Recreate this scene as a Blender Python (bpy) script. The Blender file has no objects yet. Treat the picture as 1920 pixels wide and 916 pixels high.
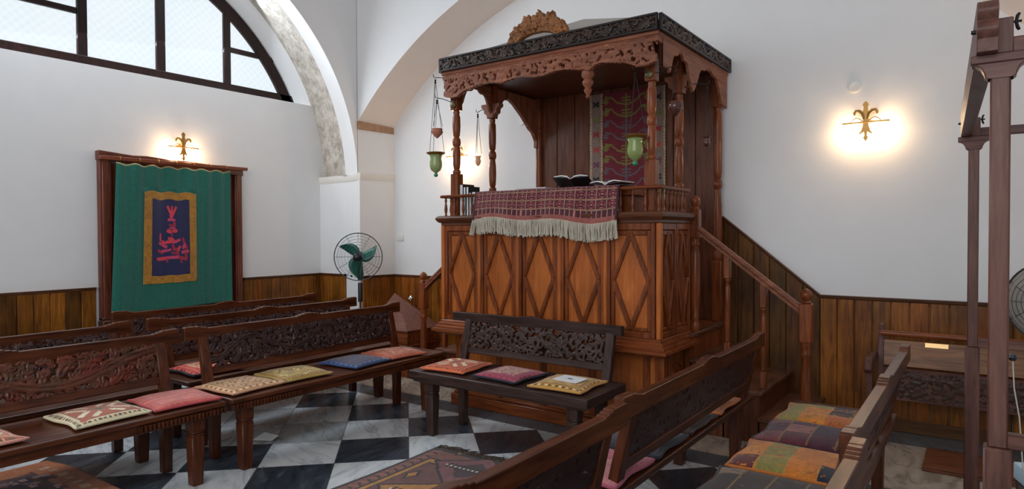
import bpy, math, random
import numpy as np
from mathutils import Vector, Matrix
PI = math.pi
R = math.radians
C = bpy.context.scene.collection
sc = bpy.context.scene

# ------------------------------------------------------------------ camera, world, lights, exposure
cam = bpy.data.cameras.new('camera'); camo = bpy.data.objects.new('camera', cam); C.objects.link(camo)
cam.sensor_width = 36; cam.lens = 36 * 1217 / 1920; cam.clip_start = .05
camo.rotation_mode = 'XYZ'
camo.matrix_world = Matrix.Translation((0, 0, 1.56)) @ Matrix.Rotation(R(35.84), 4, 'Z') @ Matrix.Rotation(R(90 - 1.05), 4, 'X') @ Matrix.Rotation(R(-.25), 4, 'Z')
sc.camera = camo
w = bpy.data.worlds.new('world'); sc.world = w; w.use_nodes = True
w.node_tree.nodes['Background'].inputs[0].default_value = (.86, .92, 1, 1)
w.node_tree.nodes['Background'].inputs[1].default_value = .42
sc.view_settings.view_transform = 'Standard'; sc.view_settings.look = 'None'
sc.view_settings.gamma = 1; sc.view_settings.exposure = 0; sc.view_settings.use_curve_mapping = False

def area(name, loc, target, sx, sy, power, col):
    l = bpy.data.lights.new(name, 'AREA'); l.shape = 'RECTANGLE'; l.size = sx; l.size_y = sy
    l.energy = power; l.color = col
    o = bpy.data.objects.new(name, l); C.objects.link(o); o.location = loc
    o.rotation_euler = (Vector(target) - Vector(loc)).to_track_quat('-Z', 'Y').to_euler()
    return o
# fill lamp added behind the camera for unseen openings; daylight through the high window of the left wall
area('rear_fill', (-1.2, -3.2, 3.0), (-2.8, 5.5, 1.2), 5.5, 3.2, 172, (.98, .98, 1))
area('window_daylight', (-7.05, 2.95, 4.0), (-2.5, 3.4, .6), 3.2, 1.4, 105, (.80, .90, 1))

# ------------------------------------------------------------------ node helpers / materials
def srgb(r, g, b):
    f = lambda c: c / 12.92 if c <= .04045 else ((c + .055) / 1.055) ** 2.4
    return (f(r / 255), f(g / 255), f(b / 255), 1)
MATS = {}
def newmat(name):
    m = bpy.data.materials.new(name); m.use_nodes = True
    return m, m.node_tree, m.node_tree.nodes['Principled BSDF']
def N(nt, kind, **kw):
    n = nt.nodes.new(kind)
    for k, v in kw.items():
        if k.startswith('i_'): n.inputs[k[2:].replace('_', ' ')].default_value = v
        else: setattr(n, k, v)
    return n
def L(nt, a, b): nt.links.new(a, b)
def mix(nt, f, a, b, mode='MIX'):
    n = nt.nodes.new('ShaderNodeMix'); n.data_type = 'RGBA'; n.blend_type = mode
    for s, v in ((n.inputs[0], f), (n.inputs[6], a), (n.inputs[7], b)):
        if hasattr(v, 'is_output'): L(nt, v, s)
        else: s.default_value = v
    return n.outputs[2]
def math_(nt, op, a, b=0.0, c=0.0):
    n = nt.nodes.new('ShaderNodeMath'); n.operation = op
    for i, v in enumerate((a, b, c)):
        if hasattr(v, 'is_output'): L(nt, v, n.inputs[i])
        else: n.inputs[i].default_value = v
    return n.outputs[0]
def plain(name, col, rough=.6, metal=0, bump=0, bscale=40, var=0, trans=0, spec=.5, sheen=0, emit=0):
    if name in MATS: return MATS[name]
    m, nt, p = newmat(name)
    p.inputs['Base Color'].default_value = col; p.inputs['Roughness'].default_value = rough
    p.inputs['Metallic'].default_value = metal; p.inputs['Specular IOR Level'].default_value = spec
    p.inputs['Transmission Weight'].default_value = trans
    if sheen: p.inputs['Sheen Weight'].default_value = sheen
    if emit:
        p.inputs['Emission Color'].default_value = col; p.inputs['Emission Strength'].default_value = emit
    if var or bump:
        tc = N(nt, 'ShaderNodeTexCoord'); no = N(nt, 'ShaderNodeTexNoise'); no.inputs['Scale'].default_value = bscale
        no.inputs['Detail'].default_value = 5; L(nt, tc.outputs['Object'], no.inputs['Vector'])
        if var:
            d = tuple(c * (1 - var) for c in col[:3]) + (1,); l = tuple(min(1, c * (1 + var)) for c in col[:3]) + (1,)
            L(nt, mix(nt, no.outputs[0], d, l), p.inputs['Base Color'])
        if bump:
            b = N(nt, 'ShaderNodeBump'); b.inputs['Strength'].default_value = bump; b.inputs['Distance'].default_value = .01
            L(nt, no.outputs[0], b.inputs['Height']); L(nt, b.outputs[0], p.inputs['Normal'])
    MATS[name] = m
    return m
def wood(name, dark, light, axis='x', rough=.38, scale=9, tint=False, knots=0):
    key = name + '_' + axis
    if key in MATS: return MATS[key]
    m, nt, p = newmat(key)
    tc = N(nt, 'ShaderNodeTexCoord'); mp = N(nt, 'ShaderNodeMapping')
    s = [1, 1, 1]; s['xyz'.index(axis)] = .09
    mp.inputs['Scale'].default_value = s
    L(nt, tc.outputs['Object'], mp.inputs['Vector'])
    no = N(nt, 'ShaderNodeTexNoise'); no.inputs['Scale'].default_value = scale * 4; no.inputs['Detail'].default_value = 6
    no.inputs['Roughness'].default_value = .62; no.inputs['Distortion'].default_value = .5
    L(nt, mp.outputs[0], no.inputs['Vector'])
    rp = N(nt, 'ShaderNodeValToRGB'); rp.color_ramp.elements[0].position = .3; rp.color_ramp.elements[1].position = .72
    rp.color_ramp.elements[0].color = dark; rp.color_ramp.elements[1].color = light
    L(nt, no.outputs[0], rp.inputs[0])
    # large blotches of wear
    n2 = N(nt, 'ShaderNodeTexNoise'); n2.inputs['Scale'].default_value = 2.6; n2.inputs['Detail'].default_value = 3
    L(nt, tc.outputs['Object'], n2.inputs['Vector'])
    v = math_(nt, 'MULTIPLY_ADD', n2.outputs[0], 1.0 if not knots else 1.9, .5 if not knots else .02)
    oi = N(nt, 'ShaderNodeObjectInfo')
    v = math_(nt, 'MULTIPLY', v, math_(nt, 'MULTIPLY_ADD', oi.outputs['Random'], .22, .89))
    cc = N(nt, 'ShaderNodeCombineColor')
    for i in range(3): L(nt, v, cc.inputs[i])
    col = mix(nt, 1.0, rp.outputs[0], cc.outputs[0], 'MULTIPLY')
    if tint:
        at = N(nt, 'ShaderNodeAttribute'); at.attribute_name = 'Col'
        col = mix(nt, 1.0, col, at.outputs['Color'], 'MULTIPLY')
    p.inputs['Specular IOR Level'].default_value = .32
    L(nt, col, p.inputs['Base Color'])
    L(nt, math_(nt, 'MULTIPLY_ADD', n2.outputs[0], .25, rough - .12), p.inputs['Roughness'])
    b = N(nt, 'ShaderNodeBump'); b.inputs['Strength'].default_value = .18; b.inputs['Distance'].default_value = .004
    L(nt, no.outputs[0], b.inputs['Height']); L(nt, b.outputs[0], p.inputs['Normal'])
    MATS[key] = m
    return m
def painted(name, rough=.85, bump=.5, bscale=160, sheen=.2, gain=1.0):
    """cloth coloured by the woven pattern stored in the mesh attribute Col"""
    if name in MATS: return MATS[name]
    m, nt, p = newmat(name)
    at = N(nt, 'ShaderNodeAttribute'); at.attribute_name = 'Col'
    tc = N(nt, 'ShaderNodeTexCoord'); no = N(nt, 'ShaderNodeTexNoise'); no.inputs['Scale'].default_value = bscale
    no.inputs['Detail'].default_value = 3; L(nt, tc.outputs['Object'], no.inputs['Vector'])
    col = mix(nt, no.outputs[0], (.55, .55, .55, 1), (1.35, 1.35, 1.35, 1))
    L(nt, mix(nt, 1.0, at.outputs['Color'], col, 'MULTIPLY'), p.inputs['Base Color'])
    p.inputs['Roughness'].default_value = rough; p.inputs['Sheen Weight'].default_value = sheen
    b = N(nt, 'ShaderNodeBump'); b.inputs['Strength'].default_value = bump; b.inputs['Distance'].default_value = .004
    L(nt, no.outputs[0], b.inputs['Height']); L(nt, b.outputs[0], p.inputs['Normal'])
    MATS[name] = m
    return m

def plaster(name, col=(.80, .80, .80, 1)):
    return plain(name, col, .85, bump=.12, bscale=5, var=.03, spec=.2)
M_WALL = plaster('white_plaster', (.82, .815, .81, 1))
M_PINK = plaster('warm_plaster', (.88, .77, .69, 1))  # pinkish plaster, brightened to hold some of the sconce's light
def bw(ax): return wood('bench_wood', (.038, .0085, .003, 1), (.145, .040, .013, 1), ax, .34)
def bd(ax): return wood('dark_bench_wood', (.022, .011, .009, 1), (.075, .042, .034, 1), ax, .36)
def pw(ax): return wood('pulpit_wood', (.10, .022, .006, 1), (.29, .078, .022, 1), ax, .27)
def pl(ax): return wood('pulpit_panel_wood', (.30, .070, .012, 1), (.52, .155, .032, 1), ax, .36)
def pr_(ax): return wood('carved_red_wood', (.13, .038, .018, 1), (.34, .125, .065, 1), ax, .5)
def pk(ax): return wood('ebonised_wood', (.008, .006, .006, 1), (.030, .020, .020, 1), ax, .4)
def fw(ax): return wood('frame_wood', (.075, .027, .020, 1), (.19, .085, .062, 1), ax, .42)
def dw(ax): return wood('wainscot_wood', (.11, .028, .003, 1), (.38, .135, .014, 1), ax, .38, tint=True, knots=1)
def dr(ax): return wood('dado_rail_wood', (.05, .018, .007, 1), (.15, .055, .02, 1), ax, .4)
M_BRASS = plain('aged_brass', (.42, .25, .07, 1), .38, .9, var=.3)
M_IRON = plain('dark_iron', (.03, .03, .03, 1), .5, .8)
M_CLOTH = painted('woven_cloth')
M_VELVET = painted('sewn_satin', .5, .25, 60, .5)

# floor: diagonal marble chequers, dark border band, pale slabs beyond it
def floor_mat():
    m, nt, p = newmat('marble_floor')
    tc = N(nt, 'ShaderNodeTexCoord'); sp = N(nt, 'ShaderNodeSeparateXYZ'); L(nt, tc.outputs['Object'], sp.inputs[0])
    X, Y = sp.outputs[0], sp.outputs[1]
    x = math_(nt, 'ADD', X, 4.255); y = math_(nt, 'SUBTRACT', Y, 4.255)
    k = .70711 / .5
    a = math_(nt, 'MULTIPLY', math_(nt, 'ADD', x, y), k)        # column number
    b = math_(nt, 'MULTIPLY', math_(nt, 'SUBTRACT', x, y), k)   # row number, growing towards the viewer
    fa, fb = math_(nt, 'FLOOR', a), math_(nt, 'FLOOR', b)
    par = math_(nt, 'PINGPONG', math_(nt, 'ADD', fa, fb), 1.0)  # 0 even, 1 odd
    cell = N(nt, 'ShaderNodeCombineXYZ'); L(nt, fa, cell.inputs[0]); L(nt, fb, cell.inputs[1])
    wn = N(nt, 'ShaderNodeTexWhiteNoise'); wn.noise_dimensions = '2D'; L(nt, cell.outputs[0], wn.inputs['Vector'])
    # veins, turned differently in each slab
    vr = N(nt, 'ShaderNodeVectorRotate'); vr.rotation_type = 'Z_AXIS'; L(nt, tc.outputs['Object'], vr.inputs['Vector'])
    L(nt, math_(nt, 'MULTIPLY_ADD', wn.outputs['Value'], 1.6, .1), vr.inputs['Angle'])
    mp = N(nt, 'ShaderNodeMapping'); mp.inputs['Scale'].default_value = (1.1, 4.5, 1); L(nt, vr.outputs[0], mp.inputs['Vector'])
    va = N(nt, 'ShaderNodeVectorMath'); va.operation = 'ADD'; L(nt, mp.outputs[0], va.inputs[0])
    vs = N(nt, 'ShaderNodeVectorMath'); vs.operation = 'SCALE'; L(nt, cell.outputs[0], vs.inputs[0]); vs.inputs['Scale'].default_value = 3.7
    L(nt, vs.outputs[0], va.inputs[1])
    no = N(nt, 'ShaderNodeTexNoise'); no.inputs['Scale'].default_value = 2.2; no.inputs['Detail'].default_value = 8
    no.inputs['Roughness'].default_value = .62; no.inputs['Distortion'].default_value = 1.2; L(nt, va.outputs[0], no.inputs['Vector'])
    rl = N(nt, 'ShaderNodeValToRGB'); e = rl.color_ramp.elements
    e[0].position = .26; e[0].color = (.34, .38, .41, 1); e[1].position = .56; e[1].color = (.76, .79, .80, 1)
    q = e.new(.42); q.color = (.60, .64, .67, 1)
    rd = N(nt, 'ShaderNodeValToRGB'); e = rd.color_ramp.elements
    e[0].position = .35; e[0].color = (.022, .030, .042, 1); e[1].position = .80; e[1].color = (.15, .17, .19, 1)
    q = e.new(.6); q.color = (.045, .058, .075, 1)
    rt = N(nt, 'ShaderNodeValToRGB'); e = rt.color_ramp.elements
    e[0].position = .3; e[0].color = (.24, .19, .14, 1); e[1].position = .65; e[1].color = (.55, .46, .37, 1)
    for r in (rl, rd, rt): L(nt, no.outputs[0], r.inputs[0])
    light = mix(nt, math_(nt, 'MULTIPLY', math_(nt, 'POWER', wn.outputs['Value'], 3), .55), rl.outputs[0], (.26, .25, .24, 1))
    field = mix(nt, par, light, rd.outputs[0])
    # two grey slabs: one mottled marble, one a floor reflection painted as colour
    def slab(i, j): return math_(nt, 'MULTIPLY', math_(nt, 'COMPARE', fa, i, .1), math_(nt, 'COMPARE', fb, j, .1))
    worn = mix(nt, .55, rl.outputs[0], (.17, .17, .17, 1))  # grey mixed into the marble; paints the reflection on the farther slab
    field = mix(nt, math_(nt, 'MAXIMUM', slab(-2.0, 1.0), slab(-3.0, 0.0)), field, worn)
    # beyond the border: large axis-aligned slabs
    s1 = math_(nt, 'LESS_THAN', math_(nt, 'FRACT', math_(nt, 'MULTIPLY', X, 1.7)), .012)
    s2 = math_(nt, 'LESS_THAN', math_(nt, 'FRACT', math_(nt, 'MULTIPLY', math_(nt, 'SUBTRACT', Y, 4.5), 2.0)), .014)
    beige = mix(nt, math_(nt, 'MAXIMUM', s1, s2), rt.outputs[0], (.10, .08, .06, 1))
    band = math_(nt, 'MULTIPLY', math_(nt, 'GREATER_THAN', Y, 4.255), math_(nt, 'LESS_THAN', Y, 4.50))
    grey = mix(nt, .35, rd.outputs[0], (.20, .21, .22, 1))
    far = mix(nt, band, beige, grey)
    edge2 = math_(nt, 'GREATER_THAN', Y, 5.50)
    far = mix(nt, edge2, far, grey)
    col = mix(nt, math_(nt, 'GREATER_THAN', Y, 4.255), field, far)
    # joints of the chequers
    ja = math_(nt, 'PINGPONG', a, .5); jb = math_(nt, 'PINGPONG', b, .5)
    j = math_(nt, 'MULTIPLY', math_(nt, 'LESS_THAN', math_(nt, 'MINIMUM', ja, jb), .005), math_(nt, 'LESS_THAN', Y, 4.255))
    col = mix(nt, j, col, (.09, .09, .10, 1))
    L(nt, col, p.inputs['Base Color'])
    L(nt, math_(nt, 'MULTIPLY_ADD', no.outputs[0], .25, .16), p.inputs['Roughness'])
    return m
M_FLOOR = floor_mat()
def stone_mat():
    m, nt, p = newmat('weathered_stone')
    tc = N(nt, 'ShaderNodeTexCoord')
    no = N(nt, 'ShaderNodeTexNoise'); no.inputs['Scale'].default_value = 7; no.inputs['Detail'].default_value = 9; no.inputs['Roughness'].default_value = .72
    L(nt, tc.outputs['Object'], no.inputs['Vector'])
    r = N(nt, 'ShaderNodeValToRGB'); e = r.color_ramp.elements
    e[0].position = .30; e[0].color = (.34, .29, .23, 1); e[1].position = .62; e[1].color = (.76, .70, .62, 1)
    q = e.new(.46); q.color = (.56, .50, .43, 1)
    L(nt, no.outputs[0], r.inputs[0])
    v = N(nt, 'ShaderNodeTexVoronoi'); v.inputs['Scale'].default_value = 22; L(nt, tc.outputs['Object'], v.inputs['Vector'])
    L(nt, mix(nt, .25, r.outputs[0], v.outputs['Distance'], 'MULTIPLY'), p.inputs['Base Color'])
    b = N(nt, 'ShaderNodeBump'); b.inputs['Strength'].default_value = .7; b.inputs['Distance'].default_value = .03
    L(nt, no.outputs[0], b.inputs['Height']); L(nt, b.outputs[0], p.inputs['Normal']); p.inputs['Roughness'].default_value = .9
    return m
M_STONE = stone_mat()

# ------------------------------------------------------------------ mesh builder
class MB:
    def __init__(s): s.v = []; s.f = []; s.c = {}
    def add(s, vs, fs, col=None):
        o = len(s.v); s.v += [tuple(v) for v in vs]
        for f in fs:
            if col is not None: s.c[len(s.f)] = col
            s.f.append(tuple(i + o for i in f))
        return s
    def box(s, x0, x1, y0, y1, z0, z1, col=None):
        return s.add([(x, y, z) for z in (z0, z1) for y in (y0, y1) for x in (x0, x1)],
                     [(0, 2, 3, 1), (4, 5, 7, 6), (0, 1, 5, 4), (2, 6, 7, 3), (0, 4, 6, 2), (1, 3, 7, 5)], col)
    def bar(s, a, b, wd, dp, up=(0, 0, 1)):
        """box along a->b, wd across (sideways), dp along up"""
        a, b, up = Vector(a), Vector(b), Vector(up); d = (b - a).normalized(); sd = d.cross(up).normalized(); u = sd.cross(d)
        v = [p + sd * i * wd / 2 + u * j * dp / 2 for p in (a, b) for j in (-1, 1) for i in (-1, 1)]
        return s.add(v, [(0, 2, 3, 1), (4, 5, 7, 6), (0, 1, 5, 4), (2, 6, 7, 3), (0, 4, 6, 2), (1, 3, 7, 5)])
    def frus(s, cx, cy, z0, z1, a0, b0, a1, b1, dx=0, dy=0):
        """tapered square post: half sizes a0,b0 at z0 and a1,b1 at z1, top moved by dx,dy"""
        v = [(cx + i * a0, cy + j * b0, z0) for j in (-1, 1) for i in (-1, 1)] + [(cx + dx + i * a1, cy + dy + j * b1, z1) for j in (-1, 1) for i in (-1, 1)]
        return s.add(v, [(0, 2, 3, 1), (4, 5, 7, 6), (0, 1, 5, 4), (2, 6, 7, 3), (0, 4, 6, 2), (1, 3, 7, 5)])
    def lathe(s, prof, cx=0, cy=0, n=20, z0=0):
        v = []; m = len(prof)
        for r, z in prof:
            for k in range(n): v.append((cx + r * math.cos(2 * PI * k / n), cy + r * math.sin(2 * PI * k / n), z + z0))
        f = [(i * n + k, i * n + (k + 1) % n, (i + 1) * n + (k + 1) % n, (i + 1) * n + k) for i in range(m - 1) for k in range(n)]
        if prof[0][0] > 1e-4: f.append(tuple(range(n - 1, -1, -1)))
        if prof[-1][0] > 1e-4: f.append(tuple((m - 1) * n + k for k in range(n)))
        return s.add(v, f)
    def tube(s, pts, r, n=8, closed=False):
        pts = [Vector(p) for p in pts]; m = len(pts); v = []
        rr = r if hasattr(r, '__len__') else [r] * m
        prev = None
        for i, p in enumerate(pts):
            if closed: t = (pts[(i + 1) % m] - pts[i - 1])
            else: t = pts[min(i + 1, m - 1)] - pts[max(i - 1, 0)]
            t.normalize()
            if prev is None: a = t.orthogonal().normalized()
            else:
                a = prev - t * prev.dot(t); a.normalize()
            prev = a; b = t.cross(a)
            for k in range(n): v.append(p + (a * math.cos(2 * PI * k / n) + b * math.sin(2 * PI * k / n)) * rr[i])
        f = [(i * n + k, i * n + (k + 1) % n, ((i + 1) % m) * n + (k + 1) % n, ((i + 1) % m) * n + k) for i in range(m if closed else m - 1) for k in range(n)]
        if not closed: f += [tuple(range(n - 1, -1, -1)), tuple((m - 1) * n + k for k in range(n))]
        return s.add(v, f)
    def prism(s, out, ax, t0, t1):
        """outline (list of 2-D points) in the plane across ax, from t0 to t1 along ax"""
        def P(p, t): return (t, p[0], p[1]) if ax == 'x' else (p[0], t, p[1]) if ax == 'y' else (p[0], p[1], t)
        n = len(out)
        return s.add([P(p, t0) for p in out] + [P(p, t1) for p in out],
                     [tuple(range(n)), tuple(range(2 * n - 1, n - 1, -1))] + [(i, i + n, (i + 1) % n + n, (i + 1) % n) for i in range(n)])
    def loft(s, rings, closed=False):
        """rings: list of equal-length point lists"""
        n = len(rings[0]); v = [p for r in rings for p in r]
        f = [(i * n + k, i * n + (k + 1) % n, (i + 1) * n + (k + 1) % n, (i + 1) * n + k) for i in range(len(rings) - 1) for k in (range(n) if closed else range(n - 1))]
        return s.add(v, f)
    def sheet(s, img, fn):
        """grid whose cells carry the colours of img (ny, nx, 3); fn(u, v) gives the point, v = 0 at the first row"""
        ny, nx = img.shape[:2]; v = [fn(i / nx, j / ny) for j in range(ny + 1) for i in range(nx + 1)]
        o = len(s.v); s.v += [tuple(p) for p in v]
        for j in range(ny):
            for i in range(nx):
                s.c[len(s.f)] = tuple(img[j, i]); a = o + j * (nx + 1) + i
                s.f.append((a, a + 1, a + nx + 2, a + nx + 1))
        return s
    def build(s, name, mat, parent=None, smooth=30, bevel=0, solid=0, sub=0, seg=1):
        me = bpy.data.meshes.new(name); me.from_pydata(s.v, [], s.f)
        if s.c:
            at = me.color_attributes.new('Col', 'FLOAT_COLOR', 'CORNER'); k = 0
            buf = np.ones((len(me.loops), 4), np.float32)
            for i, f in enumerate(s.f):
                n = len(f)
                if i in s.c: buf[k:k + n, :3] = s.c[i][:3]
                k += n
            at.data.foreach_set('color', buf.ravel())
        me.materials.append(mat)
        if smooth:
            me.polygons.foreach_set('use_smooth', [True] * len(me.polygons))
            me.set_sharp_from_angle(angle=R(smooth))
        me.update(); me.validate()
        o = bpy.data.objects.new(name, me); C.objects.link(o)
        if parent: o.parent = parent
        if sub:
            q = o.modifiers.new('sub', 'SUBSURF'); q.levels = q.render_levels = sub
        if solid:
            q = o.modifiers.new('solid', 'SOLIDIFY'); q.thickness = solid; q.offset = -1
        if bevel:
            q = o.modifiers.new('bevel', 'BEVEL'); q.width = bevel; q.segments = seg; q.limit_method = 'ANGLE'; q.angle_limit = R(40)
        return o
def tag(o, label=None, cat=None, group=None, kind=None):
    if label: o['label'] = label
    if cat: o['category'] = cat
    if group: o['group'] = group
    if kind: o['kind'] = kind
    return o
def thing(name, label, cat, loc=(0, 0, 0), rz=0, group=None):
    o = bpy.data.objects.new(name, None); C.objects.link(o); o.location = loc; o.rotation_euler = (0, 0, rz)
    o.empty_display_size = .1
    return tag(o, label, cat, group)
def struct(o): o['kind'] = 'structure'; return o
def copy_tree(o, parent=None):
    c = o.copy(); C.objects.link(c)
    if parent: c.parent = parent
    for ch in [x for x in bpy.data.objects if x.parent == o]: copy_tree(ch, c)
    return c

# ------------------------------------------------------------------ carving: relief heightfields with openings
class Carve:
    def __init__(s, w, h, res=.005, seed=1):
        s.w, s.h, s.res = w, h, res; s.nx, s.ny = int(w / res) + 1, int(h / res) + 1
        s.H = np.zeros((s.ny, s.nx)); s.rng = random.Random(seed)
        s.gx, s.gy = np.meshgrid(np.linspace(0, w, s.nx), np.linspace(0, h, s.ny)); s.mask = np.ones_like(s.H, bool)
    def stroke(s, pts, rad, amp=1.0, groove=.35, lift=0.35):
        """ribbon along pts with radii rad; rounded profile with a carved line down its middle"""
        P = np.array(pts, float); m = len(P); rr = np.array(rad if hasattr(rad, '__len__') else [rad] * m, float)
        D = np.full_like(s.H, 1e9)
        for (x, y), r in zip(P, rr):
            if r < 1e-4: continue
            i0, i1 = max(0, int((x - r) / s.res)), min(s.nx, int((x + r) / s.res) + 2)
            j0, j1 = max(0, int((y - r) / s.res)), min(s.ny, int((y + r) / s.res) + 2)
            if i0 >= i1 or j0 >= j1: continue
            d = np.hypot(s.gx[j0:j1, i0:i1] - x, s.gy[j0:j1, i0:i1] - y) / r
            D[j0:j1, i0:i1] = np.minimum(D[j0:j1, i0:i1], d)
        k = D < 1
        hgt = np.where(k, lift + (1 - lift) * np.sqrt(np.clip(1 - D ** 2, 0, 1)) * amp - groove * np.exp(-(D / .22) ** 2), 0)
        s.H = np.maximum(s.H, hgt)
    def leaf(s, x, y, a, ln, wd, curl=1.0, amp=1.0):
        n = max(6, int(ln / s.res / .8)); pts = []; rad = []; px, py = x, y
        for i in range(n):
            t = i / (n - 1); pts.append((px, py)); rad.append(wd * (math.sin(PI * min(1, t * .93 + .07)) ** .8) * (1 - .25 * t))
            aa = a + curl * t * t; px += math.cos(aa) * ln / n; py += math.sin(aa) * ln / n
        s.stroke(pts, rad, amp, .4)
    def spiral(s, cx, cy, r0, a0, turns, dirn, wd):
        n = int(60 * turns); pts = []; rad = []
        for i in range(n):
            t = i / (n - 1); r = r0 * (1 - t) ** .85 + r0 * .10; a = a0 + dirn * 2 * PI * turns * t
            pts.append((cx + r * math.cos(a), cy + r * math.sin(a))); rad.append(wd * (1 - .55 * t))
        s.stroke(pts, rad)
        s.stroke([(cx, cy)], [r0 * .2], 1.1, .5)
    def vine(s, unit, wd, leaf=.5, fill=.8, cy=None):
        h = s.h; n = max(1, round(s.w / unit)); u = s.w / n; cy = h / 2
        stem = []
        for i in range(int(s.w / s.res)):
            x = i * s.res; stem.append((x, cy - math.cos(PI * x / u) * h * .30))
        s.stroke(stem, wd)
        for k in range(n):
            up = 1 if k % 2 == 0 else -1; cx = (k + .5) * u
            s.spiral(cx, cy + up * h * .10 * -1, h * .27, -up * PI * .5 + .3, 1.35, up, wd * .95)
            for q in range(7):
                a = 2 * PI * q / 7 + k; r = h * .30
                s.leaf(cx + r * math.cos(a), cy + r * math.sin(a), a + .6 * up, h * .26, wd * .95, 1.2 * up)
            s.leaf(k * u + u * .02, cy - up * h * .05, up * 1.1, h * .42, wd * 1.3, -1.0 * up)
            s.leaf(k * u + u * .05, cy + up * h * .38, -up * .5, h * .38, wd * 1.1, 1.2 * up)
        s.filler(wd, fill)
        return s
    def filler(s, wd, fill):
        for _ in range(1400):
            if (s.H[s.mask] > 0).mean() > fill: break
            x, y = s.rng.uniform(0, s.w), s.rng.uniform(0, s.h)
            if s.H[int(y / s.res), int(x / s.res)] > 0: continue
            s.leaf(x, y, s.rng.uniform(0, 2 * PI), s.h * s.rng.uniform(.12, .26), wd * s.rng.uniform(.6, 1.0), s.rng.uniform(-1.5, 1.5), .8)
    def mesh(s, depth=.02, back=.012, ground=False, colour=None):
        """x across, z up, relief towards -y"""
        m = MB(); H = s.H.copy(); H[~s.mask] = 0
        if ground: H = np.where(s.mask, np.maximum(H, .06), 0)
        on = H > 0
        cell = (on[:-1, :-1].astype(int) + on[1:, :-1] + on[:-1, 1:] + on[1:, 1:]) >= 3
        used = np.zeros_like(on)
        used[:-1, :-1] |= cell; used[1:, :-1] |= cell; used[:-1, 1:] |= cell; used[1:, 1:] |= cell
        idx = -np.ones(on.shape, int); n = int(used.sum()); idx[used] = np.arange(n)
        gx, gy, hh = s.gx[used], s.gy[used], H[used]
        V = [(x, -back - h * depth, y) for x, y, h in zip(gx, gy, hh)] + [(x, 0, y) for x, y in zip(gx, gy)]
        F = []
        J, I = np.nonzero(cell)
        for j, i in zip(J, I):
            a, b, c, d = idx[j, i], idx[j, i + 1], idx[j + 1, i + 1], idx[j + 1, i]
            F.append((a, b, c, d)); F.append((a + n, d + n, c + n, b + n))
            if j == 0 or not cell[j - 1, i]: F.append((b, a, a + n, b + n))
            if j == cell.shape[0] - 1 or not cell[j + 1, i]: F.append((d, c, c + n, d + n))
            if i == 0 or not cell[j, i - 1]: F.append((a, d, d + n, a + n))
            if i == cell.shape[1] - 1 or not cell[j, i + 1]: F.append((c, b, b + n, c + n))
        m.add(V, F)
        if colour:
            K = len(F)
            for k in range(K):
                vi = F[k][0] % n; m.c[k] = colour(gx[vi], gy[vi], hh[vi])
        return m

# ------------------------------------------------------------------ patterned cloth images
def img(ny, nx, c): a = np.zeros((ny, nx, 3), np.float32); a[:] = c[:3]; return a
def rc(a, x0, x1, y0, y1, c):
    ny, nx = a.shape[:2]
    a[int(y0 * ny):max(int(y0 * ny) + 1, int(round(y1 * ny))), int(x0 * nx):max(int(x0 * nx) + 1, int(round(x1 * nx)))] = c[:3]
def grid(a):
    ny, nx = a.shape[:2]; return np.meshgrid((np.arange(nx) + .5) / nx, (np.arange(ny) + .5) / ny)
def dia(a, cx, cy, rx, ry, c):
    X, Y = grid(a); a[(abs(X - cx) / rx + abs(Y - cy) / ry) < 1] = c[:3]
def disc(a, cx, cy, rx, ry, c):
    X, Y = grid(a); a[((X - cx) / rx) ** 2 + ((Y - cy) / ry) ** 2 < 1] = c[:3]
def seg(a, x0, y0, x1, y1, wd, c, asp=1.0):
    X, Y = grid(a); dx, dy = x1 - x0, (y1 - y0) * asp; Yp, y0p = Y * asp, y0 * asp
    t = np.clip(((X - x0) * dx + (Yp - y0p) * dy) / (dx * dx + dy * dy + 1e-9), 0, 1)
    a[np.hypot(X - x0 - t * dx, Yp - y0p - t * dy) < wd] = c[:3]
def wear(a, amt, seed=0):
    r = np.random.RandomState(seed); ny, nx = a.shape[:2]
    n = r.rand(ny // 5 + 2, nx // 5 + 2); n = np.kron(n, np.ones((5, 5)))[:ny, :nx]
    n = .5 * n + .5 * r.rand(ny, nx)
    return a * (1 - amt / 2 + amt * n)[..., None].astype(np.float32)
K_ = srgb

# ================================================================== THE ROOM
LX, BY = -7.15, 5.87            # left wall and back wall planes
AX, AY = -6.22, 5.38            # planes of the wall arches
AC, AZ = 2.91, 2.20             # centre of the left arch
TOP = 5.6
m = MB(); m.add([(-7.6, -4, 0), (2.2, -4, 0), (2.2, 5.9, 0), (-7.6, 5.9, 0)], [(0, 1, 2, 3)])
struct(m.build('floor', M_FLOOR, smooth=0))
m = MB(); m.box(-7.6, 2.2, -4, 6.1, TOP, TOP + .1); struct(m.build('ceiling', M_WALL, smooth=0))
# left wall below and around the half-round window
SILL = 3.235; RW = 2.56
th0 = math.asin((SILL - AZ) / 2.70)
m = MB(); m.box(-7.45, LX, -4, 5.62, 0, SILL)
n = 48; ring = []
for k in range(n + 1):
    th = th0 + (PI - 2 * th0) * k / n
    ring.append((AC + 2.70 * math.cos(th), AZ + 2.70 * math.sin(th)))
for k in range(n):
    (y0, z0), (y1, z1) = ring[k], ring[k + 1]
    m.add([(LX, y0, z0), (LX, y1, z1), (LX, y1, TOP), (LX, y0, TOP)], [(0, 1, 2, 3)])
m.add([(LX, ring[0][0], SILL), (LX, ring[0][0], TOP), (LX, 6.0, TOP), (LX, 6.0, SILL)], [(0, 1, 2, 3)])
m.add([(LX, ring[-1][0], SILL), (LX, ring[-1][0], TOP), (LX, -4, TOP), (LX, -4, SILL)], [(0, 1, 2, 3)])
struct(m.build('wall_left', M_WALL, smooth=0))
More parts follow.
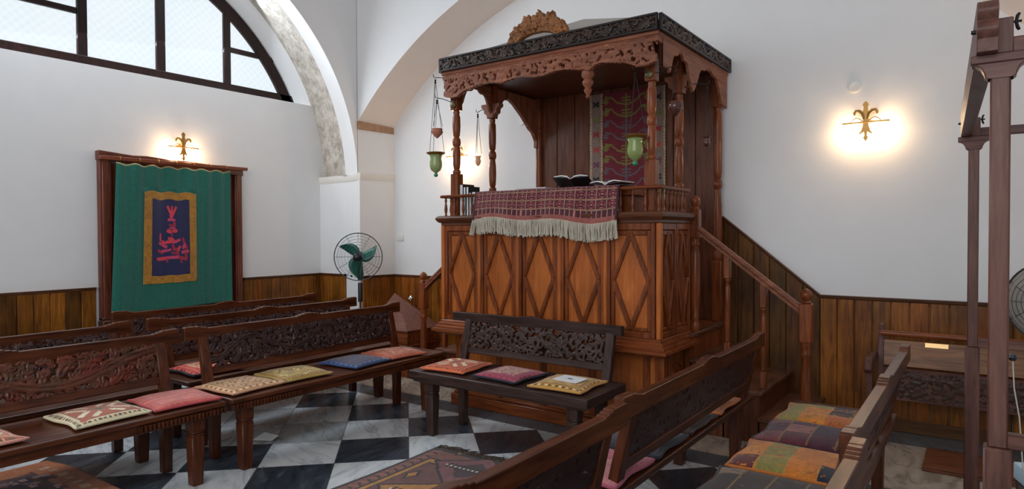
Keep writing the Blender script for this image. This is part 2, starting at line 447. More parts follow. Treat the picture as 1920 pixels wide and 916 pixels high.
def arch_band(prof, t0, t1, n=56, cy=AC, cz=AZ):
    """surface swept round the left arch: prof is a list of (radius, x)"""
    rings = []
    for r, x in prof:
        rings.append([(x, cy + r * math.cos(t0 + (t1 - t0) * k / n), cz + r * math.sin(t0 + (t1 - t0) * k / n)) for k in range(n + 1)])
    return rings
m = MB(); m.loft(arch_band([(2.56, -7.42), (2.70, LX)], th0 - .02, PI - th0 + .02)); struct(m.build('trim_1', M_WALL))
m = MB(); m.loft(arch_band([(2.70, LX), (2.655, -7.0), (2.63, -6.8), (2.595, -6.60)], .036, PI)); struct(m.build('trim_2', M_STONE))
prof = [(2.595, -6.60), (2.60, -6.585), (2.60, -6.5), (2.575, -6.38), (2.53, -6.28), (2.485, -6.23), (2.465, AX)]
m = MB(); m.loft(arch_band(prof, .040, PI)); struct(m.build('trim_3', M_WALL))
# spandrel of the left arch
m = MB(); RO = 2.465; n = 64; oy0, oy1 = -4, AY
pts = [(AC + RO * math.cos(PI * k / n), AZ + RO * math.sin(PI * k / n)) for k in range(n + 1)]
for k in range(n):
    (y0, z0), (y1, z1) = pts[k], pts[k + 1]
    m.add([(AX, y0, z0), (AX, y1, z1), (AX, y1, TOP), (AX, y0, TOP)], [(0, 1, 2, 3)])
m.add([(AX, pts[-1][0], 0), (AX, pts[-1][0], TOP), (AX, -4, TOP), (AX, -4, 0)], [(0, 1, 2, 3)])
struct(m.build('wall_left_spandrel', M_WALL, smooth=0))
# the corner pier: jambs of both arches and the chamfer between them
Jm = [(LX, 5.53), (-6.60, 5.53), (-6.47, 5.50), (-6.33, 5.45), (AX, AY), (-6.19, AY), (-6.10, BY)]
m = MB(); m.loft([[(x, y, 0) for x, y in Jm], [(x, y, 2.30) for x, y in Jm]]); struct(m.build('wall_pier', M_WALL, smooth=0))
m = MB(); m.add([(AX, AY, 2.3), (AX, AY, 2.95), (-6.10, BY, 2.92), (-6.10, BY, 2.3)], [(3, 2, 1, 0)])
struct(m.build('wall_pier_upper', M_WALL, smooth=0))
# near pier of the left arch, only its jamb can be seen
m = MB(); m.box(-7.3, AX, -.4, .29, 0, AZ); struct(m.build('wall_near_pier', M_WALL, smooth=0))
# cornice at the springing
def offs(p, d):
    out = []
    for i, (x, y) in enumerate(p):
        a = p[max(0, i - 1)]; b = p[min(len(p) - 1, i + 1)]; t = Vector((b[0] - a[0], b[1] - a[1])).normalized()
        out.append((x + t.y * d, y - t.x * d))
    return out
m = MB(); P0 = offs(Jm, 0.0)
m.loft([[(x, y, 2.215) for x, y in offs(Jm, .002)], [(x, y, 2.235) for x, y in offs(Jm, .010)], [(x, y, 2.27) for x, y in offs(Jm, .016)], [(x, y, 2.30) for x, y in offs(Jm, .016)], [(x, y, 2.305) for x, y in offs(Jm, .0)]])
struct(m.build('trim_4', plaster('cream_plaster', (.80, .76, .70, 1))))
# back wall, its arch
m = MB(); m.add([(-7.3, BY, 0), (2.2, BY, 0), (2.2, BY, TOP), (-7.3, BY, TOP)], [(0, 1, 2, 3)]); struct(m.build('wall_back', M_WALL, smooth=0))
RA = dict(cx=-2.90, cz=-.10, r0=4.49, r1=4.40)
ang = lambda r, x: math.acos((x - RA['cx']) / r)
n = 64; f0 = []; f1 = []
a0, a1 = math.asin((2.94 + .10) / 4.49), PI - math.asin((2.94 + .10) / 4.49)
for k in range(n + 1):
    t = a0 + (a1 - a0) * k / n
    f0.append((RA['cx'] + 4.49 * math.cos(t), AY, RA['cz'] + 4.49 * math.sin(t)))
    f1.append((RA['cx'] + .02 + 4.39 * math.cos(t), BY, RA['cz'] + .02 + 4.39 * math.sin(t)))
m = MB(); m.loft([f0, f1]); struct(m.build('trim_5', M_PINK))
m = MB()
for k in range(n): m.add([f0[k], f0[k + 1], (f0[k + 1][0], AY, TOP), (f0[k][0], AY, TOP)], [(3, 2, 1, 0)])
m.add([f0[0], (f0[0][0], AY, TOP), (2.2, AY, TOP), (2.2, AY, 0), (f0[0][0], AY, 0)], [(0, 1, 2, 3, 4)])
m.add([f0[-1], (f0[-1][0], AY, TOP), (AX, AY, TOP), (AX, AY, 2.9)], [(0, 1, 2, 3)])
struct(m.build('wall_back_spandrel', M_WALL, smooth=0))
m = MB(); m.box(.42, .52, AY, BY, 0, 2.95); struct(m.build('wall_right_pier', M_WALL, smooth=0))
# old wooden springer block let into the pier
m = MB(); m.add([(-6.185, AY - .005, 2.84), (-6.09, BY - .01, 2.82), (-6.09, BY - .01, 2.90), (-6.185, AY - .005, 2.935),
                 (-6.23, AY, 2.84), (-6.13, BY, 2.82), (-6.13, BY, 2.90), (-6.23, AY, 2.935)],
                [(0, 1, 2, 3), (7, 6, 5, 4), (0, 4, 5, 1), (1, 5, 6, 2), (2, 6, 7, 3), (3, 7, 4, 0)])
struct(m.build('trim_6', plain('raw_timber', (.42, .24, .14, 1), .8, bump=.6, bscale=18, var=.35)))

# ---- half-round window
wt = struct(bpy.data.objects.new('window_1', None)); C.objects.link(wt)
m = MB(); XW = -7.40
m.loft([[(x, AC + r * math.cos(t), AZ + r * math.sin(t)) for r, x in ((2.58, XW), (2.58, XW + .06), (2.44, XW + .06), (2.44, XW), (2.58, XW))] for t in [th0 * .9 + (PI - 1.8 * th0) * k / 60 for k in range(61)]])
m.box(XW, XW + .06, AC - 2.45, AC + 2.45, SILL - .02, SILL + .128)
hh = lambda y: AZ + math.sqrt(max(0, 2.50 ** 2 - (y - AC) ** 2))
for y0, y1 in ((2.757, 2.848), (3.528, 3.625), (4.313, 4.400), (1.99, 2.07), (1.22, 1.30)):
    m.box(XW + .002, XW + .055, y0, y1, SILL, hh((y0 + y1) / 2))
for y0, y1, z in ((4.40, 5.1, 3.78), (2.07, 2.757, 3.80), (.75, 1.22, 3.78)):
    m.box(XW + .004, XW + .05, y0, y1, z - .03, z + .03)
for y0, y1 in ((2.848, 4.313),): m.box(XW + .004, XW + .05, y0, y1, 4.37, 4.43)
fr = m.build('window_frame', wood('window_frame_wood', (.006, .002, .002, 1), (.030, .008, .005, 1), 'z', .4), wt, bevel=.006)
mg, nt, p = newmat('frosted_glass')
tc = N(nt, 'ShaderNodeTexCoord'); mp = N(nt, 'ShaderNodeMapping'); mp.inputs['Rotation'].default_value = (R(45), 0, 0); L(nt, tc.outputs['Object'], mp.inputs['Vector'])
v = N(nt, 'ShaderNodeTexVoronoi'); v.inputs['Scale'].default_value = 16; v.inputs['Randomness'].default_value = .1; L(nt, mp.outputs[0], v.inputs['Vector'])
no = N(nt, 'ShaderNodeTexNoise'); no.inputs['Scale'].default_value = .9; no.inputs['Detail'].default_value = 2; L(nt, tc.outputs['Object'], no.inputs['Vector'])
c1 = mix(nt, v.outputs['Distance'], (.62, .76, .84, 1), (.86, .95, 1, 1)); c2 = mix(nt, math_(nt, 'MULTIPLY', no.outputs[0], .7), c1, (.95, .98, 1, 1))
L(nt, c2, p.inputs['Emission Color']); p.inputs['Emission Strength'].default_value = .98
p.inputs['Base Color'].default_value = (.05, .055, .06, 1); p.inputs['Roughness'].default_value = .4
m = MB(); gp = [(XW + .02, AC + 2.5 * math.cos(t), max(SILL, AZ + 2.5 * math.sin(t))) for t in [th0 + (PI - 2 * th0) * k / 40 for k in range(41)]]
m.add(gp, [tuple(range(len(gp)))]); m.build('pane', mg, wt, smooth=0)

# ---- wainscot
rnd = random.Random(5)
DH = 1.035
def boards(mb, a, b, z1a, z1b, z0=.07, wd=.13, off=.022, dark=0):
    """vertical boards along the floor line a->b, facing its right-hand side"""
    a, b = Vector(a), Vector(b); d = b - a; ln = d.length; d.normalize(); nrm = Vector((d.y, -d.x)); n = max(1, round(ln / wd)); w_ = ln / n
    for i in range(n):
        s0, s1 = i * w_ + .0018, (i + 1) * w_ - .0018
        ta = z1a + (z1b - z1a) * s0 / ln; tb = z1a + (z1b - z1a) * s1 / ln
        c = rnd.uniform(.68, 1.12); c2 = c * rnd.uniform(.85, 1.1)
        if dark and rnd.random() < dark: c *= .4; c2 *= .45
        p = [a + d * s0, a + d * s1]; q = [x + nrm * off for x in p]; e = .006
        q2 = [a + d * (s0 + e) + nrm * (off + .006), a + d * (s1 - e) + nrm * (off + .006)]
        mb.add([(p[0].x, p[0].y, z0), (q[0].x, q[0].y, z0), (q2[0].x, q2[0].y, z0), (q2[1].x, q2[1].y, z0), (q[1].x, q[1].y, z0), (p[1].x, p[1].y, z0),
                (p[0].x, p[0].y, ta), (q[0].x, q[0].y, ta), (q2[0].x, q2[0].y, ta), (q2[1].x, q2[1].y, tb), (q[1].x, q[1].y, tb), (p[1].x, p[1].y, tb)],
               [(k, k + 1, k + 7, k + 6) for k in range(5)], (c, c2, c2 * .95))
def railing(mb, a, b, za, zb, h=.05, off=.045):
    a3, b3 = Vector((a[0], a[1], 0)), Vector((b[0], b[1], 0)); d = (b3 - a3).normalized(); nr = Vector((d.y, -d.x, 0))
    pro = [(0, -h), (off * .55, -h), (off * .62, -h * .6), (off * .8, -h * .45), (off * .85, -h * .15), (off, -h * .1), (off, 0), (0, 0)]
    mb.loft([[tuple(p + nr * o + Vector((0, 0, z + dz))) for o, dz in pro] for p, z in ((a3, za), (b3, zb))], True)
segs = [((LX, -4), (LX, 2.80), DH, DH, .35), ((LX, 4.40), (LX, 5.53), DH, DH, .05), ((LX, 5.53), (-6.63, 5.53), DH, DH, 0),
        ((-6.19, 5.40), (-6.10, BY), DH, DH, 0), ((-6.10, BY), (-4.66, BY), DH, DH, .08), ((-4.66, BY), (-3.86, BY), DH, 1.70, .1),
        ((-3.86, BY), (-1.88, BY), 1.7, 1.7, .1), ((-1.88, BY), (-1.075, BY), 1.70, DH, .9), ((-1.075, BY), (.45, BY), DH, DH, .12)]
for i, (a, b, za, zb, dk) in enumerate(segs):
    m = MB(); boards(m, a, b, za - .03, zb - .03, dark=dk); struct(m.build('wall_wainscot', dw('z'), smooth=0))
    m = MB(); railing(m, a, b, za, zb); struct(m.build('trim_%d' % (10 + i), dr('y' if abs(a[0] - b[0]) < .2 else 'x')))
    m = MB(); a2, b2 = Vector(a), Vector(b); d = (b2 - a2).normalized(); nr = Vector((d.y, -d.x)); 
    q = [a2, b2, b2 + nr * .04, a2 + nr * .04]
    m.add([(p.x, p.y, z) for z in (0, .10) for p in q], [(0, 1, 2, 3), (4, 7, 6, 5), (0, 4, 5, 1), (1, 5, 6, 2), (2, 6, 7, 3), (3, 7, 4, 0)])
    struct(m.build('baseboard_%s' % ('left' if i < 3 else 'back'), wood('baseboard_wood', (.06, .022, .006, 1), (.17, .075, .022, 1), 'x'), bevel=.004))

# ================================================================== BENCHES
def rail_outline(Ln, z=.895, h=.072, plain_ends=False):
    """top rail seen from the front: straight, with stepped scrolls at both ends and in the middle"""
    hb = .019
    e = [(0, hb * .8), (.012, hb * 1.1), (.080, hb), (.084, hb * .8), (.088, hb), (.115, hb * .92), (.118, hb * .6), (.140, hb * .62), (.143, hb * .3), (.165, hb * .32), (.170, 0)]
    b = [(.11, 0), (.105, hb * .4), (.078, hb * .42), (.074, hb * .75), (.046, hb * .72), (.042, hb * 1.05)]
    if plain_ends: e = [(0, 0), (.05, 0)]; b = [(x, y * .6) for x, y in b]
    c = Ln / 2
    top = [(0, -h)] + e + [(c - x, y) for x, y in b] + [(c + x, y) for x, y in reversed(b)] + [(Ln - x, y) for x, y in reversed(e)] + [(Ln, -h)]
    return [(x, z + y) for x, y in top]
PANELS = {}
def carved_panel(kind, Ln):
    if kind in PANELS: return PANELS[kind]
    if kind == 'bold':      # large acanthus scrolls with red and green touches
        c = Carve(Ln, .235, .006, 3); c.vine(.56, .030, fill=.91)
        def colr(x, y, h):
            t = math.sin(x * 9 + y * 14) + math.sin(x * 23 - y * 31)
            return (1.15, .72, .70) if t > 1.0 else (.75, .95, .9) if t < -1.2 else (1, 1, 1)
        mb = c.mesh(.026, .010, colour=colr)
    elif kind == 'dense':
        c = Carve(Ln, .235, .006, 8); c.vine(.36, .021, fill=.88); mb = c.mesh(.030, .010)
    else:
        c = Carve(Ln, .215, .006, 12); c.vine(.27, .0165, fill=.82); mb = c.mesh(.022, .010)
    PANELS[kind] = mb
    return mb
def make_bench(Ln, W, kind, label, group, legs_in=.15):
    t = thing('carved_bench', label, 'bench', group=group)
    D = .56; H_ = .505
    # seat: plank with rounded edge and a fluted apron under the front edge near both ends
    m = MB(); m.box(0, Ln, 0, D, H_ - (.032 if kind != 'fine' else .07), H_); seat = m.build('seat', W('x'), t, bevel=.008, seg=2)
    m = MB(); m.box(.03, Ln - .03, .02, .045, H_ - .085, H_ - .032)
    m.build('apron', W('x'), t, bevel=.004)
    s_ = .024; nfl = 22
    for e0 in ((0.0, Ln - nfl * s_) if kind != 'fine' else ()):
        m = MB()
        for k in range(nfl):
            x = e0 + k * s_; m.prism([(x + .003, H_ - .036), (x + s_ - .003, H_ - .036), (x + s_ - .006, H_ - .066), (x + s_ / 2, H_ - .072), (x + .006, H_ - .066)], 'y', -.004, .022)
        m.build('fluting', W('z'), t)
    m = MB(); m.box(.06, Ln - .06, D - .08, D - .055, H_ - .085, H_ - .032); m.build('rear_apron', W('x'), t, bevel=.004)
    for s in (0, 1):
        x = legs_in if s == 0 else Ln - legs_in
        m = MB(); m.frus(x, .105, 0, .31, .033, .033, .042, .042); m.frus(x, .105, .31, .325, .042, .042, .038, .038)
        m.frus(x, .105, .325, .338, .038, .038, .044, .044); m.frus(x, .105, .338, H_ - .032, .043, .043, .043, .043)
        m.build('leg', W('z'), t, bevel=.005)
        m = MB(); m.frus(x, .475, 0, H_ - .03, .030, .028, .036, .032); m.build('leg', W('z'), t, bevel=.005)
        m = MB(); xx = .13 if s == 0 else Ln - .13
        m.frus(xx, .505, H_ - .03, .84, .034, .024, .032, .022, 0, .085); m.build('back_post', W('z'), t, bevel=.004)
    tilt = lambda z: .505 + .085 * (z - .475) / .355
    m = MB(); m.box(.15, Ln - .15, -.016, .016, 0, .052)
    o = m.build('lower_rail', W('x'), t, bevel=.004); o.location = (0, tilt(.60), .572); o.rotation_euler = (-math.atan2(.085, .355), 0, 0)
    m = MB(); m.prism(rail_outline(Ln, plain_ends=kind == 'fine'), 'y', tilt(.86) - .022, tilt(.86) + .022); o = m.build('top_rail', W('x'), t, bevel=.003, smooth=0); o.location.x = -.045 if kind == 'fine' else 0
    m = carved_panel(kind, Ln - .31)
    pm = {'bold': wood('carved_panel_wood', (.05, .014, .008, 1), (.20, .07, .04, 1), 'x', .30, tint=True),
          'dense': wood('dark_carved_panel_wood', (.024, .012, .012, 1), (.085, .045, .042, 1), 'x', .26)}.get(kind, bd('x'))
    o = m.build('carved_panel', pm, t, smooth=50); o.location = (.155, tilt(.62) + .012, .615); o.rotation_euler = (-math.atan2(.085, .355), 0, 0)
    return t
LB = 2.04
G = 'carved wooden benches round the hall'
b_bold = make_bench(LB, bw, 'bold', 'brown carved bench at front left, red-tinted scroll back, pale cushion on it', G)
b_dense = make_bench(LB, bw, 'dense', 'brown carved bench with tan, olive, blue and orange cushions', G)
b_grey = make_bench(1.57, bd, 'fine', 'dark carved bench placed against the pulpit, with a white card on its gold cushion', G)
def put(o, x, y, rz): o.location = (x, y, 0); o.rotation_euler = (0, 0, rz); return o
put(b_bold, -3.85, 2.250 - LB, PI / 2)
put(b_dense, -3.85, 2.285, PI / 2)
put(b_grey, -3.575, 3.575, 0)
def more(src, x, y, rz, label):
    c = copy_tree(src); put(c, x, y, rz); c['label'] = label; return c
more(b_dense, -4.555, 2.25 - LB, PI / 2, 'brown bench whose plain top rail shows just behind the front-left bench')
more(b_dense, -4.555, 2.37, PI / 2, 'dark brown bench directly behind the bench with the blue cushion, a red cushion on it')
more(b_dense, -5.27, 2.42, PI / 2, 'rearmost brown bench on the left, under the green curtain')
more(b_dense, -1.74, 4.33, -PI / 2, 'dark bench seen from behind, running towards the pulpit stairs')
more(b_dense, -1.70, 2.24, -PI / 2, 'dark bench seen from behind at the bottom edge, a pink cushion at its end')
more(b_dense, -.94, 4.33, -PI / 2, 'dark bench at right with patchwork cushions, its top rail seen end-on')
more(b_dense, -.90, 2.28, -PI / 2, 'nearest right-hand bench, only its pale top rail showing at the bottom edge')

# ================================================================== CUSHIONS
def cushion(name, im, w_, d_, t_, loc, rz, label, tilt=0, side=None, group='cushions on the benches', sx=1.0, rot3=None):
    ny, nx = im.shape[:2]; m = MB(); rg = random.Random(sum(map(ord, label)))
    ph = rg.uniform(0, 6)
    def shp(u, v, s):
        a, b = 2 * u - 1, 2 * v - 1; pin = 1 - .05 * (1 - a * a) * (abs(b) ** 4); pin2 = 1 - .05 * (1 - b * b) * (abs(a) ** 4)
        h = ((1 - abs(a) ** 3.2) * (1 - abs(b) ** 3.2)) ** .55
        lump = .004 * math.sin(5 * u + ph) * math.cos(6 * v + ph) * h
        zz = t_ * (.30 + .70 * h) + lump if s > 0 else t_ * .30 * (1 - h)
        e = .006 * math.sin(9 * v + ph)
        return (a * pin2 * w_ / 2 + (e if abs(a) > .9 else 0), b * pin * d_ / 2, zz)
    m.sheet(im, lambda u, v: shp(u, v, 1))
    low = side if side is not None else im[0, nx // 2] * .9
    nb = 12; bt = img(nb, nb, low)
    o = len(m.f); m.sheet(bt, lambda u, v: shp(1 - u, v, -1))
    # welt round the edge
    ed = [(0, k / 20) for k in range(20)] + [(k / 20, 1) for k in range(20)] + [(1, 1 - k / 20) for k in range(20)] + [(1 - k / 20, 0) for k in range(20)]
    base = len(m.f); pts = [shp(u, v, 1) for u, v in ed]
    m.tube([(x, y, t_ * .28) for x, y, z in pts], t_ * .17, 6, True)
    for k in range(base, len(m.f)): m.c[k] = tuple(low)
    ob = m.build(name, M_CLOTH, smooth=60)
    ob.location = loc; ob.rotation_euler = rot3 if rot3 else (0, tilt, rz)
    return tag(ob, label, 'cushion', group)
def kilim(n, ground, border, c1, c2, c3, seed, style=0):
    a = img(n, n, border); r = random.Random(seed)
    k = 14
    for i in range(k):       # beads along the border
        for (x, y) in ((.035 + i / k * .94, .045), (.035 + i / k * .94, .915), (.02, .03 + i / k * .94), (.94, .03 + i / k * .94)):
            rc(a, x, x + .035, y, y + .035, c1 if i % 2 else c3)
    rc(a, .11, .89, .11, .89, c1); rc(a, .13, .87, .13, .87, ground)
    if style == 0:           # crossed star in four pale corners
        for cx in (.32, .68):
            for cy in (.32, .68): dia(a, cx, cy, .2, .17, c2); dia(a, cx, cy, .08, .06, c3)
        seg(a, .13, .13, .87, .87, .045, ground); seg(a, .13, .87, .87, .13, .045, ground)
        rc(a, .44, .56, .13, .87, ground); dia(a, .5, .5, .14, .14, c1); dia(a, .5, .5, .07, .07, c3)
    elif style == 1:         # rows of medallions
        for i in range(5):
            for j in range(5):
                x, y = .21 + i * .145, .21 + j * .145
                disc(a, x, y, .062, .062, c1 if (i + j) % 2 else c2); disc(a, x, y, .032, .032, ground); disc(a, x, y, .014, .014, c3)
    elif style == 2:         # broad faded centre field
        rc(a, .2, .8, .2, .8, c2)
        for _ in range(130):
            x, y = r.uniform(.2, .78), r.uniform(.2, .78); rc(a, x, x + .03, y, y + .02, r.choice((ground, c1, c3)))
    elif style == 3:         # wandering leaves
        for _ in range(60):
            x, y, an = r.uniform(.12, .86), r.uniform(.12, .86), r.uniform(0, 6.28)
            seg(a, x, y, x + .09 * math.cos(an), y + .09 * math.sin(an), .016, r.choice((c1, c2, c3)))
    elif style == 4:         # near plain with worn stripes
        for i in range(12): rc(a, .02, .98, .05 + i * .08, .07 + i * .08, r.choice((ground, c1, c2)))
    return wear(a, .45, seed)
ZS = .512
CRM, RST, ORG = K_(228, 214, 180), K_(176, 90, 62), K_(222, 110, 62)
cl = [
 ('peach patterned cushion cut off by the left edge of the photo', kilim(44, K_(205, 140, 100), K_(240, 170, 150), RST, CRM, K_(120, 90, 60), 1, 0), (-4.10, 1.00), .10, None),
 ('cream cushion with rust medallions, left of the plain pink one', kilim(64, RST, K_(225, 210, 175), K_(150, 110, 70), CRM, K_(90, 80, 60), 2, 0), (-4.115, 1.62), .06, K_(235, 225, 185)),
 ('plain faded pink and red cushion on the front-left bench', kilim(40, K_(205, 110, 100), K_(210, 95, 90), K_(195, 88, 78), K_(215, 130, 115), K_(190, 100, 80), 3, 4), (-4.09, 2.045), -.06, K_(200, 80, 85)),
 ('tan cushion with brown raised loops at the near end of the middle bench', kilim(60, K_(205, 160, 110), K_(215, 165, 120), K_(120, 72, 38), K_(165, 115, 70), K_(235, 200, 150), 4, 1), (-4.11, 2.50), .08, K_(220, 165, 130)),
 ('olive gold cushion next to the tan looped one', kilim(60, K_(180, 150, 70), K_(175, 140, 60), K_(120, 95, 40), K_(215, 195, 130), K_(150, 90, 50), 5, 3), (-4.115, 2.935), -.05, K_(190, 160, 90)),
 ('dark blue cushion with pale beaded border', kilim(60, K_(45, 50, 80), K_(40, 70, 120), K_(90, 60, 75), K_(60, 65, 95), K_(95, 130, 160), 6, 1), (-4.10, 3.50), .10, K_(50, 75, 120)),
 ('rust orange cushion beside the dark blue one', kilim(60, K_(190, 105, 70), K_(205, 105, 70), K_(150, 65, 45), K_(215, 145, 90), K_(120, 70, 50), 7, 3), (-4.10, 3.935), -.10, K_(205, 105, 75)),
 ('orange cushion with cream star on the left of the dark bench', kilim(64, K_(190, 85, 45), K_(225, 110, 60), K_(160, 70, 40), K_(235, 210, 165), K_(110, 50, 30), 8, 0), (-3.30, 3.83), .10, K_(228, 115, 70)),
 ('crimson cushion with faded centre in the middle of the dark bench', kilim(56, K_(160, 50, 80), K_(160, 45, 75), K_(140, 38, 66), K_(195, 150, 125), K_(170, 90, 90), 9, 2), (-2.78, 3.82), -.06, K_(25, 30, 45)),
 ('gold cushion on the right of the dark bench, under a white card', kilim(64, K_(185, 140, 65), K_(190, 140, 60), K_(95, 65, 28), K_(200, 165, 95), K_(225, 200, 140), 10, 0), (-2.285, 3.81), .05, K_(205, 150, 75)),
]
for lb, im, (x, y), rz, sd in cl:
    cushion('cushion', im, .395, .40, .046, (x, y, ZS), rz + (0 if x > -3.8 else PI / 2), lb, side=sd)
cushion('cushion', kilim(40, K_(205, 60, 45), K_(200, 55, 50), K_(225, 120, 80), K_(215, 175, 130), K_(170, 40, 40), 11, 2), .40, .40, .055, (-4.83, 2.66, ZS), PI / 2, 'bright red cushion glimpsed between the front benches', side=K_(25, 28, 45))
# white card on the gold cushion
m = MB(); m.box(-.10, .10, -.07, .07, 0, .004); o = m.build('card', plain('white_card', (.80, .81, .84, 1), .6), bevel=.001)
o.location = (-2.26, 3.80, ZS + .048); o.rotation_euler = (R(2), 0, -.12); tag(o, 'white card lying on the gold cushion of the dark bench', 'card')
m = MB(); m.box(-.022, .014, -.012, .012, .0041, .0048); m.box(.010, .026, -.006, .004, .0041, .0048); m.build('emblem', plain('grey_ink', (.18, .20, .20, 1), .7), o)
# cushions on the right-hand benches
def patch(nx, ny, base, pal, seed, n=12):
    a = img(ny, nx, base); r = random.Random(seed)
    for i in range(4):
        for j in range(3):
            x, y = i / 4, j / 3
            if r.random() < .62: rc(a, x + .012, x + .238, y + .02, y + .315, r.choice(pal))
    for i in range(n * 6):
        x, y = r.random() * .95, r.random() * .95; c = r.choice(pal); an = r.uniform(0, 6.28)
        seg(a, x, y, x + .05 * math.cos(an), y + .05 * math.sin(an), .008, tuple(.5 * q + .5 * b for q, b in zip(c[:3], base[:3])))
    gl = tuple(.6 * q + .4 * b for q, b in zip(base[:3], K_(190, 150, 70)[:3]))
    for i in range(1, 4): rc(a, i / 4 - .004, i / 4 + .006, .03, .97, gl)
    return wear(a, .5, seed)
pal_o = (K_(215, 135, 45), K_(225, 145, 60), K_(110, 45, 45), K_(35, 38, 55), K_(150, 140, 70), K_(200, 110, 50), K_(60, 35, 30))
pal_m = (K_(120, 60, 65), K_(60, 25, 45), K_(150, 95, 90), K_(95, 35, 50), K_(45, 25, 50))
for lb, im, y, sd in (
 ('orange patchwork cushion farthest along the right-hand bench', patch(56, 44, K_(215, 130, 45), pal_o, 3), 3.92, K_(200, 120, 45)),
 ('maroon and plum patchwork cushion between two orange ones', patch(56, 44, K_(75, 28, 48), pal_m, 4), 3.51, K_(50, 18, 40)),
 ('orange patchwork cushion with a navy square, second nearest on the right-hand bench', patch(56, 44, K_(220, 130, 45), pal_o, 9), 3.08, K_(205, 120, 50)),
 ('dark brown worn cushion nearest on the right-hand bench', patch(56, 44, K_(48, 30, 26), (K_(48, 30, 26), K_(140, 115, 90), K_(60, 40, 30)), 6, 6), 2.63, K_(45, 28, 24))):
    cushion('cushion', im, .50, .42, .050, (-.665, y, ZS), 0, lb, side=sd)
for lb, im, x, y, sd in (
 ('orange banded cushion at the far end of the central bench seen from behind', patch(40, 40, K_(210, 130, 60), (K_(210, 130, 60), K_(190, 110, 60), K_(70, 45, 45)), 12), -1.405, 3.86, K_(195, 110, 50)),
 ('brown mottled cushion in the middle of the central bench seen from behind', patch(40, 40, K_(75, 48, 42), (K_(60, 40, 34), K_(110, 75, 60), K_(70, 45, 45)), 13), -1.405, 3.42, K_(60, 42, 36)),
 ('dark slate cushion nearer than the brown mottled one', patch(40, 40, K_(44, 46, 58), (K_(40, 44, 55), K_(60, 60, 70)), 14), -1.405, 2.98, K_(36, 38, 48)),
 ('pink cushion at the near end of the central bench seen from behind', patch(40, 40, K_(190, 110, 120), (K_(205, 130, 130), K_(180, 80, 100), K_(210, 160, 130)), 15), -1.405, 2.55, K_(180, 90, 110)),
 ('pink and peach cushion at the far end of the bench on the bottom edge', kilim(40, K_(205, 140, 110), K_(205, 70, 120), K_(190, 60, 110), K_(225, 175, 130), K_(170, 90, 120), 16, 2), -1.42, 1.95, K_(200, 60, 110)),
 ('dark cushion in the middle of the bench on the bottom edge', patch(40, 40, K_(70, 40, 55), pal_m, 17), -1.42, 1.50, K_(60, 25, 45))):
    cushion('cushion', im, .42, .40, .05, (x, y, ZS), 0, lb, side=sd)
# booklet leaning under the far end of the central bench back
m = MB(); m.box(-.10, .10, -.075, .075, 0, .008); o = m.build('booklet', plain('grey_paper', (.42, .42, .40, 1), .7), bevel=.001)
o.location = (-1.30, 4.12, ZS + .03); o.rotation_euler = (0, R(-28), .4); tag(o, 'grey booklet leaning at the far end of the central bench', 'booklet')
m = MB(); m.lathe([(.001, .0082), (.03, .0082), (.03, .0092), (.001, .0095)], 0, 0, 14); m.build('seal', plain('ochre_ink', (.45, .28, .12, 1), .6), o)

# ================================================================== RUGS, PAPER AND BOARD ON THE FLOOR
def long_rug(nx, ny):
    a = img(ny, nx, K_(112, 66, 54)); X, Y = grid(a)
    for i, c in ((0, K_(30, 20, 24)), (.03, K_(120, 72, 60)), (.125, K_(30, 22, 24)), (.14, K_(176, 122, 52)), (.175, K_(30, 22, 24)), (.19, K_(104, 62, 55))):
        rc(a, i, 1 - i, .02 + i * .5, 1 - i * .5, c)
    for k in range(40):
        y = k / 40
        for x in (.08, .92): seg(a, x - .03, y, x + .03, y + .012, .011, K_(150, 96, 80), 3); seg(a, x + .03, y + .012, x - .03, y + .024, .010, K_(60, 36, 40), 3)
    cols = (K_(172, 118, 52), K_(120, 70, 72), K_(60, 34, 38), K_(150, 88, 66))
    for k in range(6):
        cy = .10 + k * .165; c = cols[k % 4]
        dia(a, .5, cy, .32, .085, K_(28, 18, 22)); dia(a, .5, cy, .29, .078, c); dia(a, .5, cy, .16, .045, cols[(k + 1) % 4])
        seg(a, .30, cy, .70, cy, .010, K_(220, 205, 190), 3)
        for q in range(11): seg(a, .32 + q * .036, cy - .012, .32 + q * .036, cy + .012, .008, K_(26, 16, 20), 3)
        for sx in (.24, .76): dia(a, sx, cy + .08, .05, .03, K_(30, 20, 24)); dia(a, sx, cy + .08, .03, .018, K_(176, 122, 52))
    return wear(a, .45, 3)
im = long_rug(110, 330)
m = MB()
def rugp(u, v):
    x, y = -3.19 + u * .98, .45 + v * 3.0
    return (x + .012 * math.sin(9 * v), y + .025 * math.sin(3 * u) * (1 if v > .9 else 0), .010 + .006 * math.sin(6 * u + 4 * v) ** 2)
m.sheet(im, rugp); rug = m.build('kilim_rug', M_CLOTH, solid=.007)
tag(rug, 'long brown and gold kilim rug with dark fringe on the marble floor', 'rug')
m = MB(); rf = random.Random(2)
for k in range(150):
    x = -3.18 + .97 * k / 150 + rf.uniform(-.004, .004); d = rf.uniform(-.03, .045); y0 = 3.445 + .025 * math.sin(3 * k / 150); ln = rf.uniform(.05, .12)
    m.tube([(x, y0, .012), (x + d * .4, y0 + ln * .5, .02), (x + d, y0 + ln, .006)], [.0035, .003, .0015], 5)
tag(m.build('fringe', plain('dark_fringe', (.07, .045, .03, 1), .9, var=.3), rug), kind='stuff')
a = img(70, 60, K_(176, 96, 40)); rg = random.Random(8)
rc(a, .16, .86, .12, .84, K_(70, 28, 30)); rc(a, .22, .80, .16, .80, K_(50, 28, 66))
